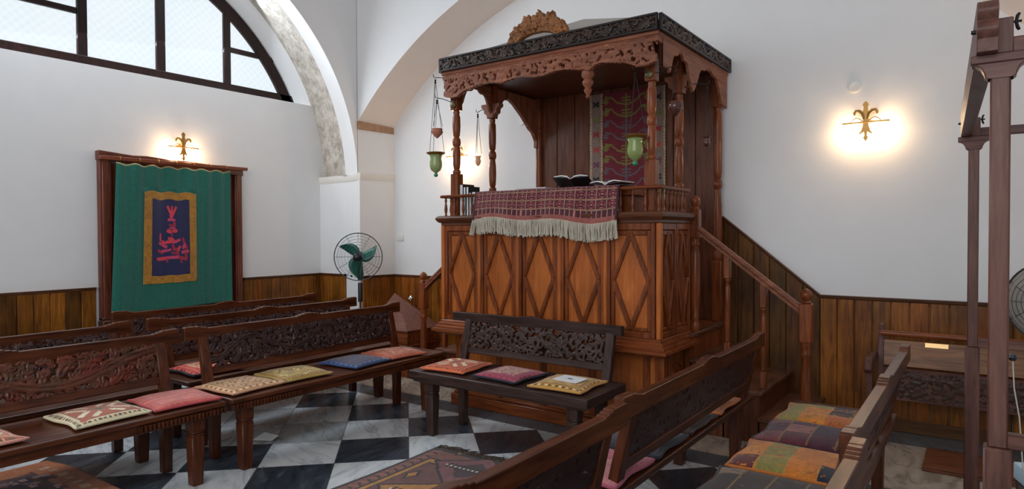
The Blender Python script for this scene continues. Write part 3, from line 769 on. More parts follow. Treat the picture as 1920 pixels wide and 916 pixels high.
for _ in range(150):
    x, y = rg.uniform(.12, .86), rg.uniform(.1, .88); dia(a, x, y, .03, .02, rg.choice((K_(150, 110, 120), K_(30, 20, 52), K_(96, 40, 40), K_(190, 150, 150))))
for k in range(9): rc(a, .1 + .09 * k, .13 + .09 * k, .90, .94, K_(190, 150, 120))
a = wear(a, .6, 8); m = MB()
m.sheet(a, lambda u, v: (-5.12 + u * 1.25, .50 + v * (1.26 - .25 * max(0, (.25 - u)) ), .030 + .004 * math.sin(40 * u) * math.sin(50 * v)))
o = m.build('pile_rug', M_CLOTH, solid=.024); tag(o, 'thick orange and purple pile rug on the floor under the front-left bench', 'rug')
m = MB(); m.add([(-.06, -.03, .002), (.05, -.045, .002), (.075, 0, .012), (.06, .035, .002), (-.02, .04, .016), (-.055, .03, .003)], [(0, 1, 2, 4), (0, 4, 5), (2, 3, 4)])
o = m.build('paper_scrap', plain('white_paper', (.93, .94, .95, 1), .7), smooth=0); o.scale = (1.4, 1.4, 2.2); o.location = (-4.39, 2.87, .004); o.rotation_euler = (0, 0, .6)
tag(o, 'small crumpled white paper scrap on the marble floor', 'paper')
m = MB(); m.box(-.30, .32, 4.96, 5.46, .0, .022); m.box(-.30, .32, 4.96, 5.0, .022, .03)
o = m.build('floor_board', wood('red_board_wood', (.10, .03, .012, 1), (.26, .09, .04, 1), 'x', .35), bevel=.004); tag(o, 'reddish brown wooden board lying flat on the floor near the back wall', 'board')

# ================================================================== THE PULPIT
XL, XR, YF, YB = -3.94, -1.86, 4.38, 5.82
XC = (XL + XR) / 2
P = thing('pulpit', 'tall canopied wooden pulpit with diamond panels, balusters, carved roof and two flights of steps', 'pulpit')
# base
m = MB(); m.box(-3.88, -1.89, 4.50, YB, .09, .68); m.build('base', pl('z'), P, bevel=.004)
m = MB(); m.box(-3.92, -1.84, 4.46, 4.90, 0, .10); m.box(-3.90, -1.86, 4.48, 4.90, .10, .125); m.build('plinth', pw('x'), P, bevel=.006)
for k in range(5):
    x = -3.88 + k * .46; m = MB(); m.box(x, x + .055, 4.485, 4.50, .125, .66); m.build('base_stile', pw('z'), P, bevel=.004)
for x in (-1.945,):
    m = MB(); m.box(x, -1.875, 4.485, 4.555, .125, .68); m.build('corner_post', pw('z'), P, bevel=.006)
m = MB(); m.box(-1.89, -1.878, 4.60, 4.88, .14, .64); m.build('side_base_panel', pw('z'), P, bevel=.004)
m = MB()
for a in range(13):
    t0, t1 = PI * a / 13, PI * (a + 1) / 13
    m.bar((-1.872, 4.75 + .10 * math.cos(t0), .46 + .10 * math.sin(t0)), (-1.872, 4.75 + .10 * math.cos(t1), .46 + .10 * math.sin(t1)), .02, .014, (1, 0, 0))
for y in (4.65, 4.85): m.bar((-1.872, y, .16), (-1.872, y, .46), .02, .014, (1, 0, 0))
m.build('arch_moulding', pw('z'), P)
# stepped moulding under the body
pro = [(0.03, .66), (.075, .685), (.075, .705), (.055, .712), (.055, .727), (.035, .735), (.035, .752), (.012, .762), (.012, .775), (0, .785)]
def around(m, pro, x0, x1, y0, y1):
    rings = []
    for o, z in pro: rings.append([(x0 - o, y1, z), (x0 - o, y0 - o, z), (x1 + o, y0 - o, z), (x1 + o, y1, z)])
    m.loft(rings)
m = MB(); around(m, pro, XL, XR, YF, 5.0); m.box(XL - .02, XR + .02, YF - .02, 5.0, .66, .70)
m.build('base_moulding', pw('x'), P, smooth=25)
# body: back box, then panels
m = MB(); m.box(XL + .02, XR - .02, YF + .025, 4.99, .70, 1.64); m.build('body', pw('z'), P)
m = MB(); m.box(XL + .02, XR - .02, 4.99, YB, .60, .765); m.build('platform', pw('x'), P)
def diamond_panel(org, ux, w_, z0, z1, first=False):
    """org: lower left outside corner; ux: direction along the face; panel faces ux turned right"""
    ux = Vector(ux); nx = Vector((ux.y, -ux.x, 0)); O = Vector(org)
    def pt(u, z, d): return tuple(O + ux * u + nx * d + Vector((0, 0, z)))
    def bx(m, u0, u1, za, zb, d0, d1):
        m.add([pt(u, z, d) for z in (za, zb) for d in (d0, d1) for u in (u0, u1)], [(0, 1, 3, 2), (4, 6, 7, 5), (2, 3, 7, 6), (0, 4, 5, 1), (0, 2, 6, 4), (1, 5, 7, 3)])
    st = w_ * .085 if w_ > .35 else w_ * .10
    m = MB(); bx(m, 0, w_, z0, z1, -.03, -.022); pn = m.build('front_panel' if ux.x > .5 else 'side_panel', pl('z'), P)
    m = MB()      # rails and stiles with an inner bead
    bx(m, 0, st, z0, z1, -.022, 0); bx(m, w_ - st, w_, z0, z1, -.022, 0); bx(m, st, w_ - st, z1 - .05, z1, -.022, 0); bx(m, st, w_ - st, z0, z0 + .045, -.022, 0)
    m.build('panel_frame', pw('z'), pn, bevel=.004)
    m = MB(); b = .035 * (w_ / .41); e = b
    bx(m, st, st + b, z0 + .045, z1 - .05, -.022, -.010); bx(m, w_ - st - b, w_ - st, z0 + .045, z1 - .05, -.022, -.010)
    bx(m, st + b, w_ - st - b, z1 - .05 - .04, z1 - .05, -.022, -.010); bx(m, st + b, w_ - st - b, z0 + .045, z0 + .045 + .03, -.022, -.010)
    m.build('inner_moulding', pw('z'), pn, bevel=.006)
    m = MB(); u0, u1, uc = st + b * .6, w_ - st - b * .6, w_ / 2; za, zb, zc = z0 + .055, z1 - .07, (z0 + z1) / 2 - .005
    wd = .034 * (w_ / .41) + .003
    for (p, q) in (((uc, zb), (u0, zc)), ((u0, zc), (uc, za)), ((uc, za), (u1, zc)), ((u1, zc), (uc, zb))):
        a_, b_ = Vector(pt(p[0], p[1], -.014)), Vector(pt(q[0], q[1], -.014)); m.bar(a_, b_, wd, .018, nx)
        m.bar(a_ + nx * .009, b_ + nx * .009, wd * .45, .008, nx)
    m.build('diamond_moulding', pw('z'), pn, bevel=.003)
Z0, Z1 = .785, 1.625
pwid = (XR - XL - .05) / 5
for k in range(5): diamond_panel((XL + .025 + k * pwid, YF, 0), (1, 0, 0), pwid - .012, Z0, Z1)
for k in range(2): diamond_panel((XR, YF + .03 + k * .295, 0), (0, 1, 0), .285, Z0, Z1)
for k in range(2): diamond_panel((XL, YF + .03 + .58 - k * .295, 0), (0, -1, 0), .285, Z0, Z1)
for k in range(4):   # muntins between the panels
    x = XL + .025 + (k + 1) * pwid - .006
    m = MB(); m.box(x - .016, x + .016, YF - .008, YF + .02, Z0, Z1); m.build('mullion', pl('z'), P, bevel=.006)
m = MB()
for x in (XL + .008, XR - .008): m.box(x - .02, x + .02, YF - .006, YF + .034, Z0, Z1)
m.build('corner_stile', pl('z'), P, bevel=.006)
# shelf cornice
pro = [(0, 1.622), (.006, 1.63), (.006, 1.648), (.022, 1.652), (.040, 1.672), (.045, 1.690), (.032, 1.706), (.018, 1.712), (-.20, 1.712)]
m = MB(); around(m, pro, XL, XR, YF, 5.0); m.build('shelf_cornice', wood('cornice_wood', (.055, .018, .008, 1), (.17, .06, .026, 1), 'x', .34), P, smooth=25)
m = MB(); m.box(XL + .02, XR - .02, YF + .02, 4.99, 1.60, 1.70); m.build('shelf', pw('x'), P)
SH = 1.71
# balustrade
rz_ = 1.89
m = MB(); pro = [(-.012, rz_ - .018), (.014, rz_ - .018), (.020, rz_ - .008), (.020, rz_), (.010, rz_ + .008), (-.022, rz_ + .008), (-.030, rz_), (-.030, rz_ - .010), (-.012, rz_ - .018)]
around(m, pro, XL + .0, XR - .0, YF + .015, 4.93); m.build('balustrade_rail', pw('x'), P, smooth=25)
m = MB(); bal = [(.011, 0), (.013, .008), (.008, .016), (.011, .03), (.015, .055), (.013, .085), (.008, .115), (.009, .13), (.013, .138), (.009, .146), (.011, .165)]
m.lathe(bal, 0, 0, 12); B0 = m.build('baluster', pw('z'), P, smooth=60); B0.location = (XL + .02, YF + .03, SH)
def rep(o, loc, rz=None):
    c = o.copy(); C.objects.link(c); c.location = loc
    if rz is not None: c.rotation_euler = (0, 0, rz)
    return c
for k in range(1, 21):
    x = XL + .02 + k * (XR - XL - .04) / 20; rep(B0, (x, YF + .03, SH))
for k in range(1, 8):
    y = YF + .03 + k * .072
    rep(B0, (XR - .02, y, SH)); rep(B0, (XL + .02, y, SH))
# columns
def col_prof(z0, z1):
    h = z1 - z0; q = [(.030, 0), (.036, .01), (.036, .03), (.024, .045), (.030, .06), (.034, .10), (.036, .16), (.034, .22), (.027, .275), (.024, .285)]
    p = [(r, z0 + z * h / .62) for r, z in q]
    zc = z0 + h * .50
    p += [(.022, zc - .045), (.034, zc - .03), (.038, zc), (.034, zc + .03), (.022, zc + .045), (.030, zc + .06), (.035, zc + .12), (.036, z1 - .14), (.034, z1 - .06), (.026, z1 - .035), (.030, z1 - .02), (.026, z1)]
    return p
CT = 2.66
cols = [(-3.84, 4.47, SH, 2.09), (-1.96, 4.47, SH, 2.09), (-3.84, 5.00, .765, 1.95), (-1.96, 5.00, SH, 1.90), (-3.80, 5.76, .765, 1.20), (-1.90, 5.76, .765, 1.30)]
for i, (x, y, zb, zs) in enumerate(cols):
    m = MB(); b = .042; m.box(x - b, x + b, y - b, y + b, zb, zs); c = m.build('column_base', pw('z'), P, bevel=.006)
    m = MB(); m.lathe(col_prof(zs, CT), x, y, 20)
    m.build('column', pw('z'), P, smooth=50)
    m = MB(); b = .040; m.box(x - b, x + b, y - b, y + b, CT, 2.99); m.build('column_cap', pw('z'), P, bevel=.005)
    if y < 4.9:
        m = MB(); m.lathe([(.001, 0), (.022, .001), (.028, .006), (.030, .012), (.024, .016), (.001, .018)], 0, 0, 18)
        o = m.build('brass_rosette', plain('green_patina', (.10, .085, .04, 1), .45, .6, var=.3), P); o.location = (x, y - b, 2.705); o.rotation_euler = (R(90), 0, 0)
# back wall of planks behind the steps, seen through the canopy
m = MB()
for k in range(9):
    x = -3.80 + k * (1.90 / 9); m.box(x + .003, x + 1.90 / 9 - .003, 5.78, 5.80, .765, 2.98)
m.build('back_panel', wood('back_panel_wood', (.055, .016, .008, 1), (.17, .055, .024, 1), 'z', .34), P, bevel=.004)
# roof: ceiling boards, carved frieze boards, low pyramid
RX0, RX1, RY0, RY1 = -3.875, -1.835, 4.30, 5.85
m = MB(); m.box(RX0 + .03, RX1 - .03, RY0 + .03, RY1, 2.965, 2.985); m.build('canopy_ceiling', wood('back_panel_wood', (.055, .016, .008, 1), (.17, .055, .024, 1), 'z', .34), P)
m = MB(); m.add([(RX0 + .05, RY0 + .05, 3.085), (RX1 - .05, RY0 + .05, 3.085), (RX1 - .05, RY1, 3.085), (RX0 + .05, RY1, 3.085), (-2.86, 5.05, 3.44)],
                [(0, 1, 4), (1, 2, 4), (2, 3, 4), (3, 0, 4), (3, 2, 1, 0)]); m.build('pyramid_roof', plain('grey_roof_board', (.40, .37, .33, 1), .8, var=.15), P, smooth=0)
def frieze(nm, Ln, loc, rz, seed, h=.118):
    t = .02
    m = MB(); m.box(0, Ln, -.012, 0, 0, h)
    m.box(0, Ln, -t - .006, -.004, h - .016, h); m.box(0, Ln, -t - .006, -.004, 0, .016); m.box(0, .016, -t - .005, -.004, .016, h - .016); m.box(Ln - .016, Ln, -t - .005, -.004, .016, h - .016)
    o = m.build(nm, pk('x'), P, bevel=.002); o.location = loc; o.rotation_euler = (0, 0, rz)
    c = Carve(Ln - .03, h - .028, .005, seed); c.vine(.15, .0125, fill=.80)
    mm = c.mesh(.016, .0); q = mm.build('frieze_carving', wood('ebonised_carving', (.012, .007, .006, 1), (.085, .045, .028, 1), 'x', .35), o, smooth=50); q.location = (.015, -.011, .014)
    return o
frieze('front_frieze', RX1 - RX0, (RX0, RY0, 2.972), 0, 21)
frieze('side_frieze', RY1 - RY0, (RX1, RY0, 2.972), PI / 2, 22)
frieze('side_frieze', RY1 - RY0, (RX0, RY1, 2.972), -PI / 2, 23)
m = MB(); around(m, [(-.03, 2.90), (-.012, 2.905), (-.012, 2.945), (-.004, 2.950), (-.004, 2.972), (-.03, 2.972)], RX0, RX1, RY0, RY1); m.build('roof_moulding', pr_('x'), P, smooth=25)
# fretwork valance on the front
W_ = 1.99; Hh = .215; c = Carve(W_, Hh, .006, 31)
def low_edge(x):
    s = min(x, W_ - x); e = .0
    if s < .16: return .0 + .02 * math.cos(s / .16 * PI)
    if s < .30: return .01 + .045 * math.sin((s - .16) / .14 * PI / 2)
    return .055 + .022 * abs(math.sin((s - .30) * 9.5)) - (.03 * math.exp(-((x - 1.45) / .05) ** 2))
for i in range(c.nx):
    x = i * c.res; c.mask[:, i] = c.gy[:, i] > max(0, low_edge(x))
c.vine(.25, .019, fill=.92)
for i in range(int(W_ / .006)): 
    pass
c.stroke([(x, Hh - .012) for x in np.arange(0, W_, .005)], .014)
c.stroke([(x, max(0, low_edge(x)) + .010) for x in np.arange(0, W_, .004)], .011)
for x in (.07, W_ - .07): c.spiral(x, .07, .055, 0, 1.6, 1 if x < 1 else -1, .014)
mm = c.mesh(.024, .014); o = mm.build('fretwork_valance', pr_('x'), P, smooth=50); o.location = (-3.85, 4.345, 2.735)
m = MB()   # pendant drop under the valance
m.lathe([(.002, -.14), (.014, -.13), (.008, -.118), (.016, -.105), (.022, -.09), (.014, -.078), (.026, -.06), (.030, -.045), (.020, -.03), (.034, -.01), (.030, .02)], 0, 0, 14)
o = m.build('pendant_drop', pr_('z'), P, smooth=50); o.location = (-2.435, 4.37, 2.765); o.scale = (1.5, 1.5, 1.35)
# scalloped side valances and brackets
def ogee(y0, y1, zt, zb, zs):
    """two-arched board outline in (y, z) from column to column"""
    out = []; c = (y0 + y1) / 2; hw = (y1 - y0) / 2
    for k in range(25):
        t = -1 + 2 * k / 24; s = abs(t)
        z = zb + (zs - zb) * (1 - s ** 2.4) + .018 * math.cos(s * 3 * PI) * (s < .95)
        out.append((c + t * hw, z))
    return out
for X_ in (-1.865, -3.845):
    m = MB()
    out = [(4.40, 2.96)] + [(4.40, 2.74)] + [(4.52, 2.74)] + ogee(4.53, 4.95, 2.96, 2.72, 2.90) + [(4.96, 2.70), (5.0, 2.66), (5.05, 2.70)] + ogee(5.06, 5.68, 2.96, 2.72, 2.91) + [(5.69, 2.68), (5.83, 2.66), (5.83, 2.96)]
    v0 = len(m.v)
    n_ = len(out) - 2
    lo = out[1:-1]
    for k in range(len(lo) - 1):
        (ya, za), (yb, zb2) = lo[k], lo[k + 1]
        if yb - ya < 1e-5: continue
        m.add([(X_, ya, za), (X_, yb, zb2), (X_, yb, 2.962), (X_, ya, 2.962), (X_ + .022, ya, za), (X_ + .022, yb, zb2), (X_ + .022, yb, 2.962), (X_ + .022, ya, 2.962)],
              [(0, 3, 2, 1), (4, 5, 6, 7), (0, 1, 5, 4), (2, 3, 7, 6)])
    m.build('side_valance', pr_('y'), P, smooth=0)
m = MB()
for s_, x0 in ((1, -3.80), (-1, -1.92)):       # rear arch brackets towards the planks
    pass
# capitals of the middle columns
for x in (-3.84, -1.96):
    m = MB(); m.prism([(x - .035, 2.66), (x - .05, 2.70), (x - .075, 2.71), (x - .08, 2.75), (x - .11, 2.77), (x - .11, 2.80), (x + .11, 2.80), (x + .11, 2.77), (x + .08, 2.75), (x + .075, 2.71), (x + .05, 2.70), (x + .035, 2.66)], 'y', 4.965, 5.035)
    m.build('scrolled_capital', pr_('z'), P, bevel=.004)
m = MB()
for side in (1,):
    pts = [(5.70, 2.45), (5.70, 2.52), (5.64, 2.60), (5.58, 2.63), (5.45, 2.74), (5.30, 2.84), (5.20, 2.88)]
    m.prism(pts + [(5.20, 2.95), (5.74, 2.95), (5.74, 2.45)], 'x', -3.83, -3.79)
m.build('arch_bracket', pr_('z'), P, bevel=.003)
# crest on the roof: carved acanthus with leafy outline
cr = Carve(.60, .26, .005, 41); cx = .30
for i in range(cr.nx):
    for j in range(cr.ny):
        x, y = cr.gx[j, i], cr.gy[j, i]; dx = (x - cx) / .30
        out = .245 * max(0, 1 - abs(dx) ** 2.2) ** .62 * (.93 + .09 * math.sin(dx * 15 + .8) + .06 * math.sin(dx * 41)); inn = .075 * math.sqrt(max(0, 1 - (dx / .62) ** 2)) if abs(dx) < .62 else 0
        cr.mask[j, i] = inn <= y <= max(out, .02)
for k in range(11):
    a = PI * (k + .5) / 11; cr.leaf(cx + .12 * math.cos(a), .05 + .07 * math.sin(a), a + (.5 if k % 2 else -.5), .17, .024, -1.4 if k % 2 else 1.4)
for k in range(60):
    a = PI * cr.rng.random(); q = cr.rng.uniform(.5, 1.1); cr.leaf(cx + .2 * q * math.cos(a), .04 + .15 * q * math.sin(a), a + cr.rng.uniform(-1, 1), .09, .016, cr.rng.uniform(-2, 2), cr.rng.uniform(.9, 1.3))
for sx in (-1, 1): cr.spiral(cx + sx * .17, .07, .045, 0, 1.4, sx, .012)
cr.filler(.016, .97)
mm = cr.mesh(.035, .015, ground=True); o = mm.build('acanthus_crest', wood('crest_wood', (.12, .04, .012, 1), (.36, .145, .045, 1), 'x', .5), P, smooth=50); o.location = (-3.205, 4.40, 3.088); o.rotation_euler = (R(-4), 0, 0)
# steps on both sides
for sgn in (1, -1):
    ex = XR if sgn > 0 else XL; X = lambda d: ex + sgn * d
    def bxx(m, d0, d1, y0, y1, z0, z1): m.box(min(X(d0), X(d1)), max(X(d0), X(d1)), y0, y1, z0, z1)
    for k, (d0, d1, z) in enumerate(((-.0, .045, .77), (.045, .30, .577), (.30, .56, .385), (.56, .82, .193))):
        m = MB(); bxx(m, d0 - .02, d1 + .012, 4.89, 5.84, z - .032, z)
        m.build('tread', wood('tread_wood', (.06, .022, .011, 1), (.19, .075, .040, 1), 'y', .4), P, bevel=.006)
        m = MB(); bxx(m, d0 - .02, d1 - .01, 4.91, 5.83, 0, z - .033); m.build('riser', pw('z') if k < 2 else bw('z'), P)
    # newels, balusters, handrail
    ny_ = 5.02; ln_, un_ = X(.845), X(.025)
    m = MB(); m.lathe([(.024, 0), (.040, .01), (.043, .05), (.036, .07), (.028, .10), (.036, .14), (.038, .35), (.033, .55), (.026, .64), (.036, .66), (.040, .68), (.030, .70), (.036, .72), (.038, .76)], ln_, ny_, 20)
    nw = m.build('newel_post', pw('z'), P, smooth=50)
    m = MB(); b = .042; m.box(ln_ - b, ln_ + b, ny_ - b, ny_ + b, .76, 1.04); m.build('newel_block', pw('z'), nw, bevel=.006)
    m = MB(); m.lathe([(.030, 1.04), (.036, 1.048), (.030, 1.056), (.022, 1.064), (.032, 1.075), (.040, 1.095), (.040, 1.11), (.030, 1.132), (.012, 1.146), (.001, 1.15)], ln_, ny_, 20); m.build('newel_finial', pw('z'), nw, smooth=60)
    m = MB(); m.lathe([(.030, .77), (.034, .79), (.034, .83), (.024, .86), (.032, .88), (.026, .90), (.034, 1.0), (.036, 1.2), (.032, 1.38), (.022, 1.44), (.032, 1.46), (.022, 1.48), (.030, 1.51)], un_, ny_ + .01, 20)
    nw = m.build('newel_post', pw('z'), P, smooth=50)
    m = MB(); b = .036; m.box(un_ - b, un_ + b, ny_ - b + .01, ny_ + b + .01, 1.51, 1.74); m.build('newel_block', pw('z'), nw, bevel=.006)
    m = MB(); m.lathe([(.030, 1.74), (.020, 1.756), (.028, 1.77), (.036, 1.795), (.034, 1.82), (.020, 1.84), (.001, 1.848)], un_, ny_ + .01, 20); m.build('newel_finial', pw('z'), nw, smooth=60)
    a_, b_ = Vector((un_ + sgn * .03, ny_, 1.575)), Vector((ln_ - sgn * .035, ny_, .995))
    rise = Vector((0, 0, 1)); m = MB()
    pro = [(-.036, -.03), (.036, -.03), (.036, -.012), (.026, -.004), (.034, .006), (.034, .022), (.022, .034), (-.022, .034), (-.034, .022), (-.034, .006), (-.026, -.004), (-.036, -.012)]
    m.loft([[tuple(p + Vector((0, u * .95, v_))) for u, v_ in (pro if sgn > 0 else pro)] for p in (a_, b_)], True)
    m.build('handrail', pr_('x'), P, smooth=25)
    for d, zt in ((.28, .577), (.55, .385)):
        x = X(d); zr = 1.575 - (d - .055) * (.58 / .755) - .03
        h = zr - zt; m = MB()
        m.lathe([(.015, zt + .13), (.022, zt + .145), (.015, zt + .16), (.020, zt + .18), (.017, zt + .20), (.023, zt + .30), (.025, zt + .42), (.020, zr - .24), (.013, zr - .20), (.020, zr - .19), (.021, zr - .18), (.015, zr - .172)], x, ny_, 16)
        o = m.build('stair_baluster', pw('z'), P, smooth=50)
        m = MB(); m.box(x - .022, x + .022, ny_ - .022, ny_ + .022, zt, zt + .13); m.build('baluster_foot', pw('z'), o, bevel=.004)
        m = MB(); m.box(x - .024, x + .024, ny_ - .024, ny_ + .024, zr - .172, zr + .02); m.build('baluster_block', pw('z'), o, bevel=.004)
# reading desk under the rug
m = MB(); m.box(-3.30, -2.12, 4.46, 4.80, 1.84, 1.90); m.box(-3.25, -3.20, 4.5, 4.78, 1.71, 1.84); m.box(-2.22, -2.17, 4.5, 4.78, 1.71, 1.84); m.build('reading_desk', pw('x'), P, bevel=.003)

# ---- rug draped over the balustrade
nx, ny = 150, 62
a = img(ny, nx, K_(74, 22, 34)); cols_ = 15
MAR, DK, PK, TAN = K_(120, 34, 50), K_(40, 14, 26), K_(176, 110, 100), K_(150, 110, 88)
for j in range(4):                    # rows of octagon medallions, first row at the top
    for i in range(cols_ + 1):
        x, y = (i + .5) / cols_, .125 + j * .195 - .06
        disc(a, x, y, .026, .075, MAR); disc(a, x, y, .014, .04, DK); disc(a, x, y, .006, .018, PK)
        for sx, sy in ((-1, 0), (1, 0), (0, -1), (0, 1)): disc(a, x + sx * .018, y + sy * .055, .004, .012, PK)
    rc(a, 0, 1, .155 + j * .195, .172 + j * .195, TAN)
for i in range(cols_ + 1): rc(a, i / cols_ - .003, i / cols_ + .003, 0, .78, TAN)
rc(a, 0, 1, .76, .90, DK)
for i in range(30): rc(a, i / 30 + .004, i / 30 + .028, .785, .88, K_(78, 26, 38))
for i in range(30): rc(a, i / 30, i / 30 + .005, .77, .89, PK)
rc(a, 0, 1, .90, .985, K_(150, 84, 76)); rc(a, 0, 1, .985, 1, K_(215, 190, 165)); rc(a, 0, .012, 0, 1, K_(60, 22, 34)); rc(a, .988, 1, 0, 1, K_(60, 22, 34))
a = wear(a, .5, 5)
def drape_z(u): return 1.655 + .022 * math.sin(u * 5.2 + .4) + .015 * math.sin(u * 13)
def drape(u, v):
    x = -3.545 + u * 1.375
    wv = .008 * math.sin(u * 17) * v + .005 * math.sin(u * 41) * v
    ln = .40                      # back part on the desk
    s = v * (.36 + .25)
    if s < .34: return (x + .02 * (1 - v), 4.72 - s, 1.912 + .003 * math.sin(u * 20))
    if s < .38: t = (s - .34) / .04 * PI / 2; return (x, 4.385 - .022 * math.sin(t), 1.912 - .02 * (1 - math.cos(t)))
    t = (s - .38) / .23; zb = drape_z(u)
    yy = 4.362 - .035 * min(1, t * 1.15) + (wv if t < .95 else wv)
    return (x, yy - .0, 1.892 + (zb - 1.892) * t)
# give the visible hanging part the pattern rows; the desk part repeats them
big = np.concatenate([np.repeat(a[:20], 2, 0), a[:6], a], 0)
m = MB(); m.sheet(big, lambda u, v: drape(u, (v if True else v)))
rg_ = m.build('draped_rug', M_CLOTH, solid=-.006)
tag(rg_, 'dark red medallion rug with cream fringe draped over the pulpit balustrade', 'rug')
m = MB(); rf = random.Random(9)
for k in range(330):
    u = (k + rf.random()) / 330; x = -3.545 + u * 1.375; zt = drape_z(u) + .002; y = 4.325 + .008 * math.sin(u * 17) + .005 * math.sin(u * 41)
    ln = .128 + rf.uniform(-.012, .012); dx = rf.uniform(-.012, .012) - (.02 if u < .03 else 0); j = rf.uniform(-.007, .003)
    m.tube([(x, y, zt), (x + dx * .4, y - .004 + j, zt - ln * .4), (x + dx, y + j, zt - ln * .85), (x + dx * 1.1, y + j, zt - ln)], [.0022, .0028, .0034, .0046], 5)
tag(m.build('fringe', plain('cream_fringe', (.50, .46, .37, 1), .9, var=.35, bscale=120), rg_), kind='stuff')

# ---- kilim hung on the planks inside the canopy
nx, ny = 120, 230; a = img(ny, nx, K_(110, 25, 38)); GR, GY, CR_ = K_(116, 112, 52), K_(96, 84, 92), K_(190, 165, 130)
asp = ny / nx
rc(a, 0, .17, 0, 1, K_(128, 108, 98)); rc(a, .83, 1, 0, 1, K_(128, 108, 98))
for x in (0, .155, .825, .975):
    for k in range(60): seg(a, x + .01, k / 60, x + .022, k / 60 + .008, .009, CR_, asp)
mot = (K_(35, 28, 30), GR, K_(150, 35, 40), K_(175, 60, 50), K_(110, 50, 75))
for k in range(11):
    y = .06 + k * .088; c = mot[k % 5]
    for x in (.09, .91):
        seg(a, x - .03, y - .012, x + .03, y + .012, .010, c, asp); seg(a, x - .03, y + .012, x + .03, y - .012, .010, c, asp); disc(a, x, y, .02, .008, c)
        seg(a, x - .035, y - .016, x - .035, y + .016, .006, c, asp); seg(a, x + .035, y - .016, x + .035, y + .016, .006, c, asp)
for k in range(15):
    y = .03 + k * .068; c = GR if (k // 2) % 2 == 0 else GY
    for k2 in range(3): rc(a, .44, .56, y + .008 + k2 * .018, y + .014 + k2 * .018, c)
    rc(a, .49, .51, y - .01, y + .06, c)
    for s in (-1, 1):
        seg(a, .5, y + .05, .5 + s * .12, y + .035, .009, c, asp); seg(a, .5 + s * .12, y + .035, .5 + s * .20, y, .009, c, asp); seg(a, .5 + s * .20, y, .5 + s * .27, y, .009, c, asp)
        for q in (-.028, .0, .028): seg(a, .5 + s * .27, y + .02, .5 + s * (.27 + q), y + .034 - abs(q) * .3, .010, c, asp)
        seg(a, .5 + s * .27, y - .006, .5 + s * .27, y + .03, .012, c, asp); seg(a, .5 + s * .23, y + .012, .5 + s * .31, y + .012, .007, c, asp)
a = wear(a, .35, 7)
m = MB(); m.sheet(a, lambda u, v: (-3.19 + u * .80, 5.765 - .006 * math.sin(u * 9) - .003 * math.sin(v * 30), 2.93 - v * 1.70)); o = m.build('hanging_kilim', M_CLOTH, solid=.004)
tag(o, 'tall red kilim with branching green motifs hung inside the pulpit', 'rug')

# ---- books on the pulpit
def book(x0, w_, h, cover, label, yb=4.45, d=.16, z=SH, rz=0, lean=0, pages=True):
    t = thing('book', label, 'book', (x0, yb, z), rz, 'upright books at the left of the pulpit')
    m = MB(); m.box(0, .004, 0, d, 0, h); m.box(w_ - .004, w_, 0, d, 0, h); m.box(.0, w_, d - .004, d, 0, h); m.build('cover', plain('cover_' + str(len(MATS)), cover, .55), t, bevel=.001)
    m = MB(); m.box(.004, w_ - .004, .006, d - .004, .004, h - .006); m.build('pages', plain('book_pages', (.82, .82, .80, 1), .8), t)
    return t
bk = [(-3.795, .042, .285, K_(52, 30, 28), 'leftmost tall brown book with cream page edges beside the pulpit column'), (-3.752, .030, .262, K_(30, 34, 44), 'tall navy book second from the pulpit column'), (-3.720, .032, .262, K_(26, 26, 32), 'tall black book third from the pulpit column'),
      (-3.686, .026, .21, K_(40, 44, 56), 'shorter slate book in the middle of the row'), (-3.655, .045, .215, K_(30, 32, 34), 'thick dark grey book near the draped rug'), (-3.605, .030, .185, K_(36, 32, 34), 'lowest dark book, last before the draped rug')]
for x, w_, h, c_, lb in bk: book(x, w_, h, c_, lb)
# open books lying on the reading desk
def open_book(x, y, z, rz, cover, label):
    t = thing('open_book', label, 'book', (x, y, z), rz)
    for s in (-1, 1):
        m = MB(); pts = [(0, .004), (s * .03, .030), (s * .08, .038), (s * .14, .028), (s * .14, .022), (s * .08, .030), (s * .03, .020), (0, 0)]
        m.prism(pts if s > 0 else pts[::-1], 'y', -.10, .10); m.build('page_block', plain('book_pages', (.82, .82, .80, 1), .8), t, smooth=60)
    m = MB(); m.prism([(-.15, .020), (-.03, .014), (0, 0), (.03, .014), (.15, .020), (.15, .015), (.03, .008), (0, -.006), (-.03, .008), (-.15, .015)], 'y', -.105, .105); m.build('cover', plain('cv' + label[:4], cover, .5), t)
    return t
o = open_book(-2.70, 4.60, 1.925, .25, K_(26, 24, 30), 'black bound book lying open on the pulpit rug'); o.rotation_euler = (R(-18), 0, .25); o.location.z = 1.955
o = open_book(-2.36, 4.62, 1.925, -.1, K_(70, 30, 40), 'open book with pale pages at the right end of the pulpit rug')
m = MB(); m.box(-.15, .15, -.12, .12, 0, .005); m.box(-.15, .15, -.12, .12, .005, .009); o = m.build('leaflet', plain('pale_paper', (.62, .60, .55, 1), .7)); o.location = (-3.02, 4.56, 1.92); tag(o, 'pale leaflet lying flat on the left half of the pulpit rug', 'paper')

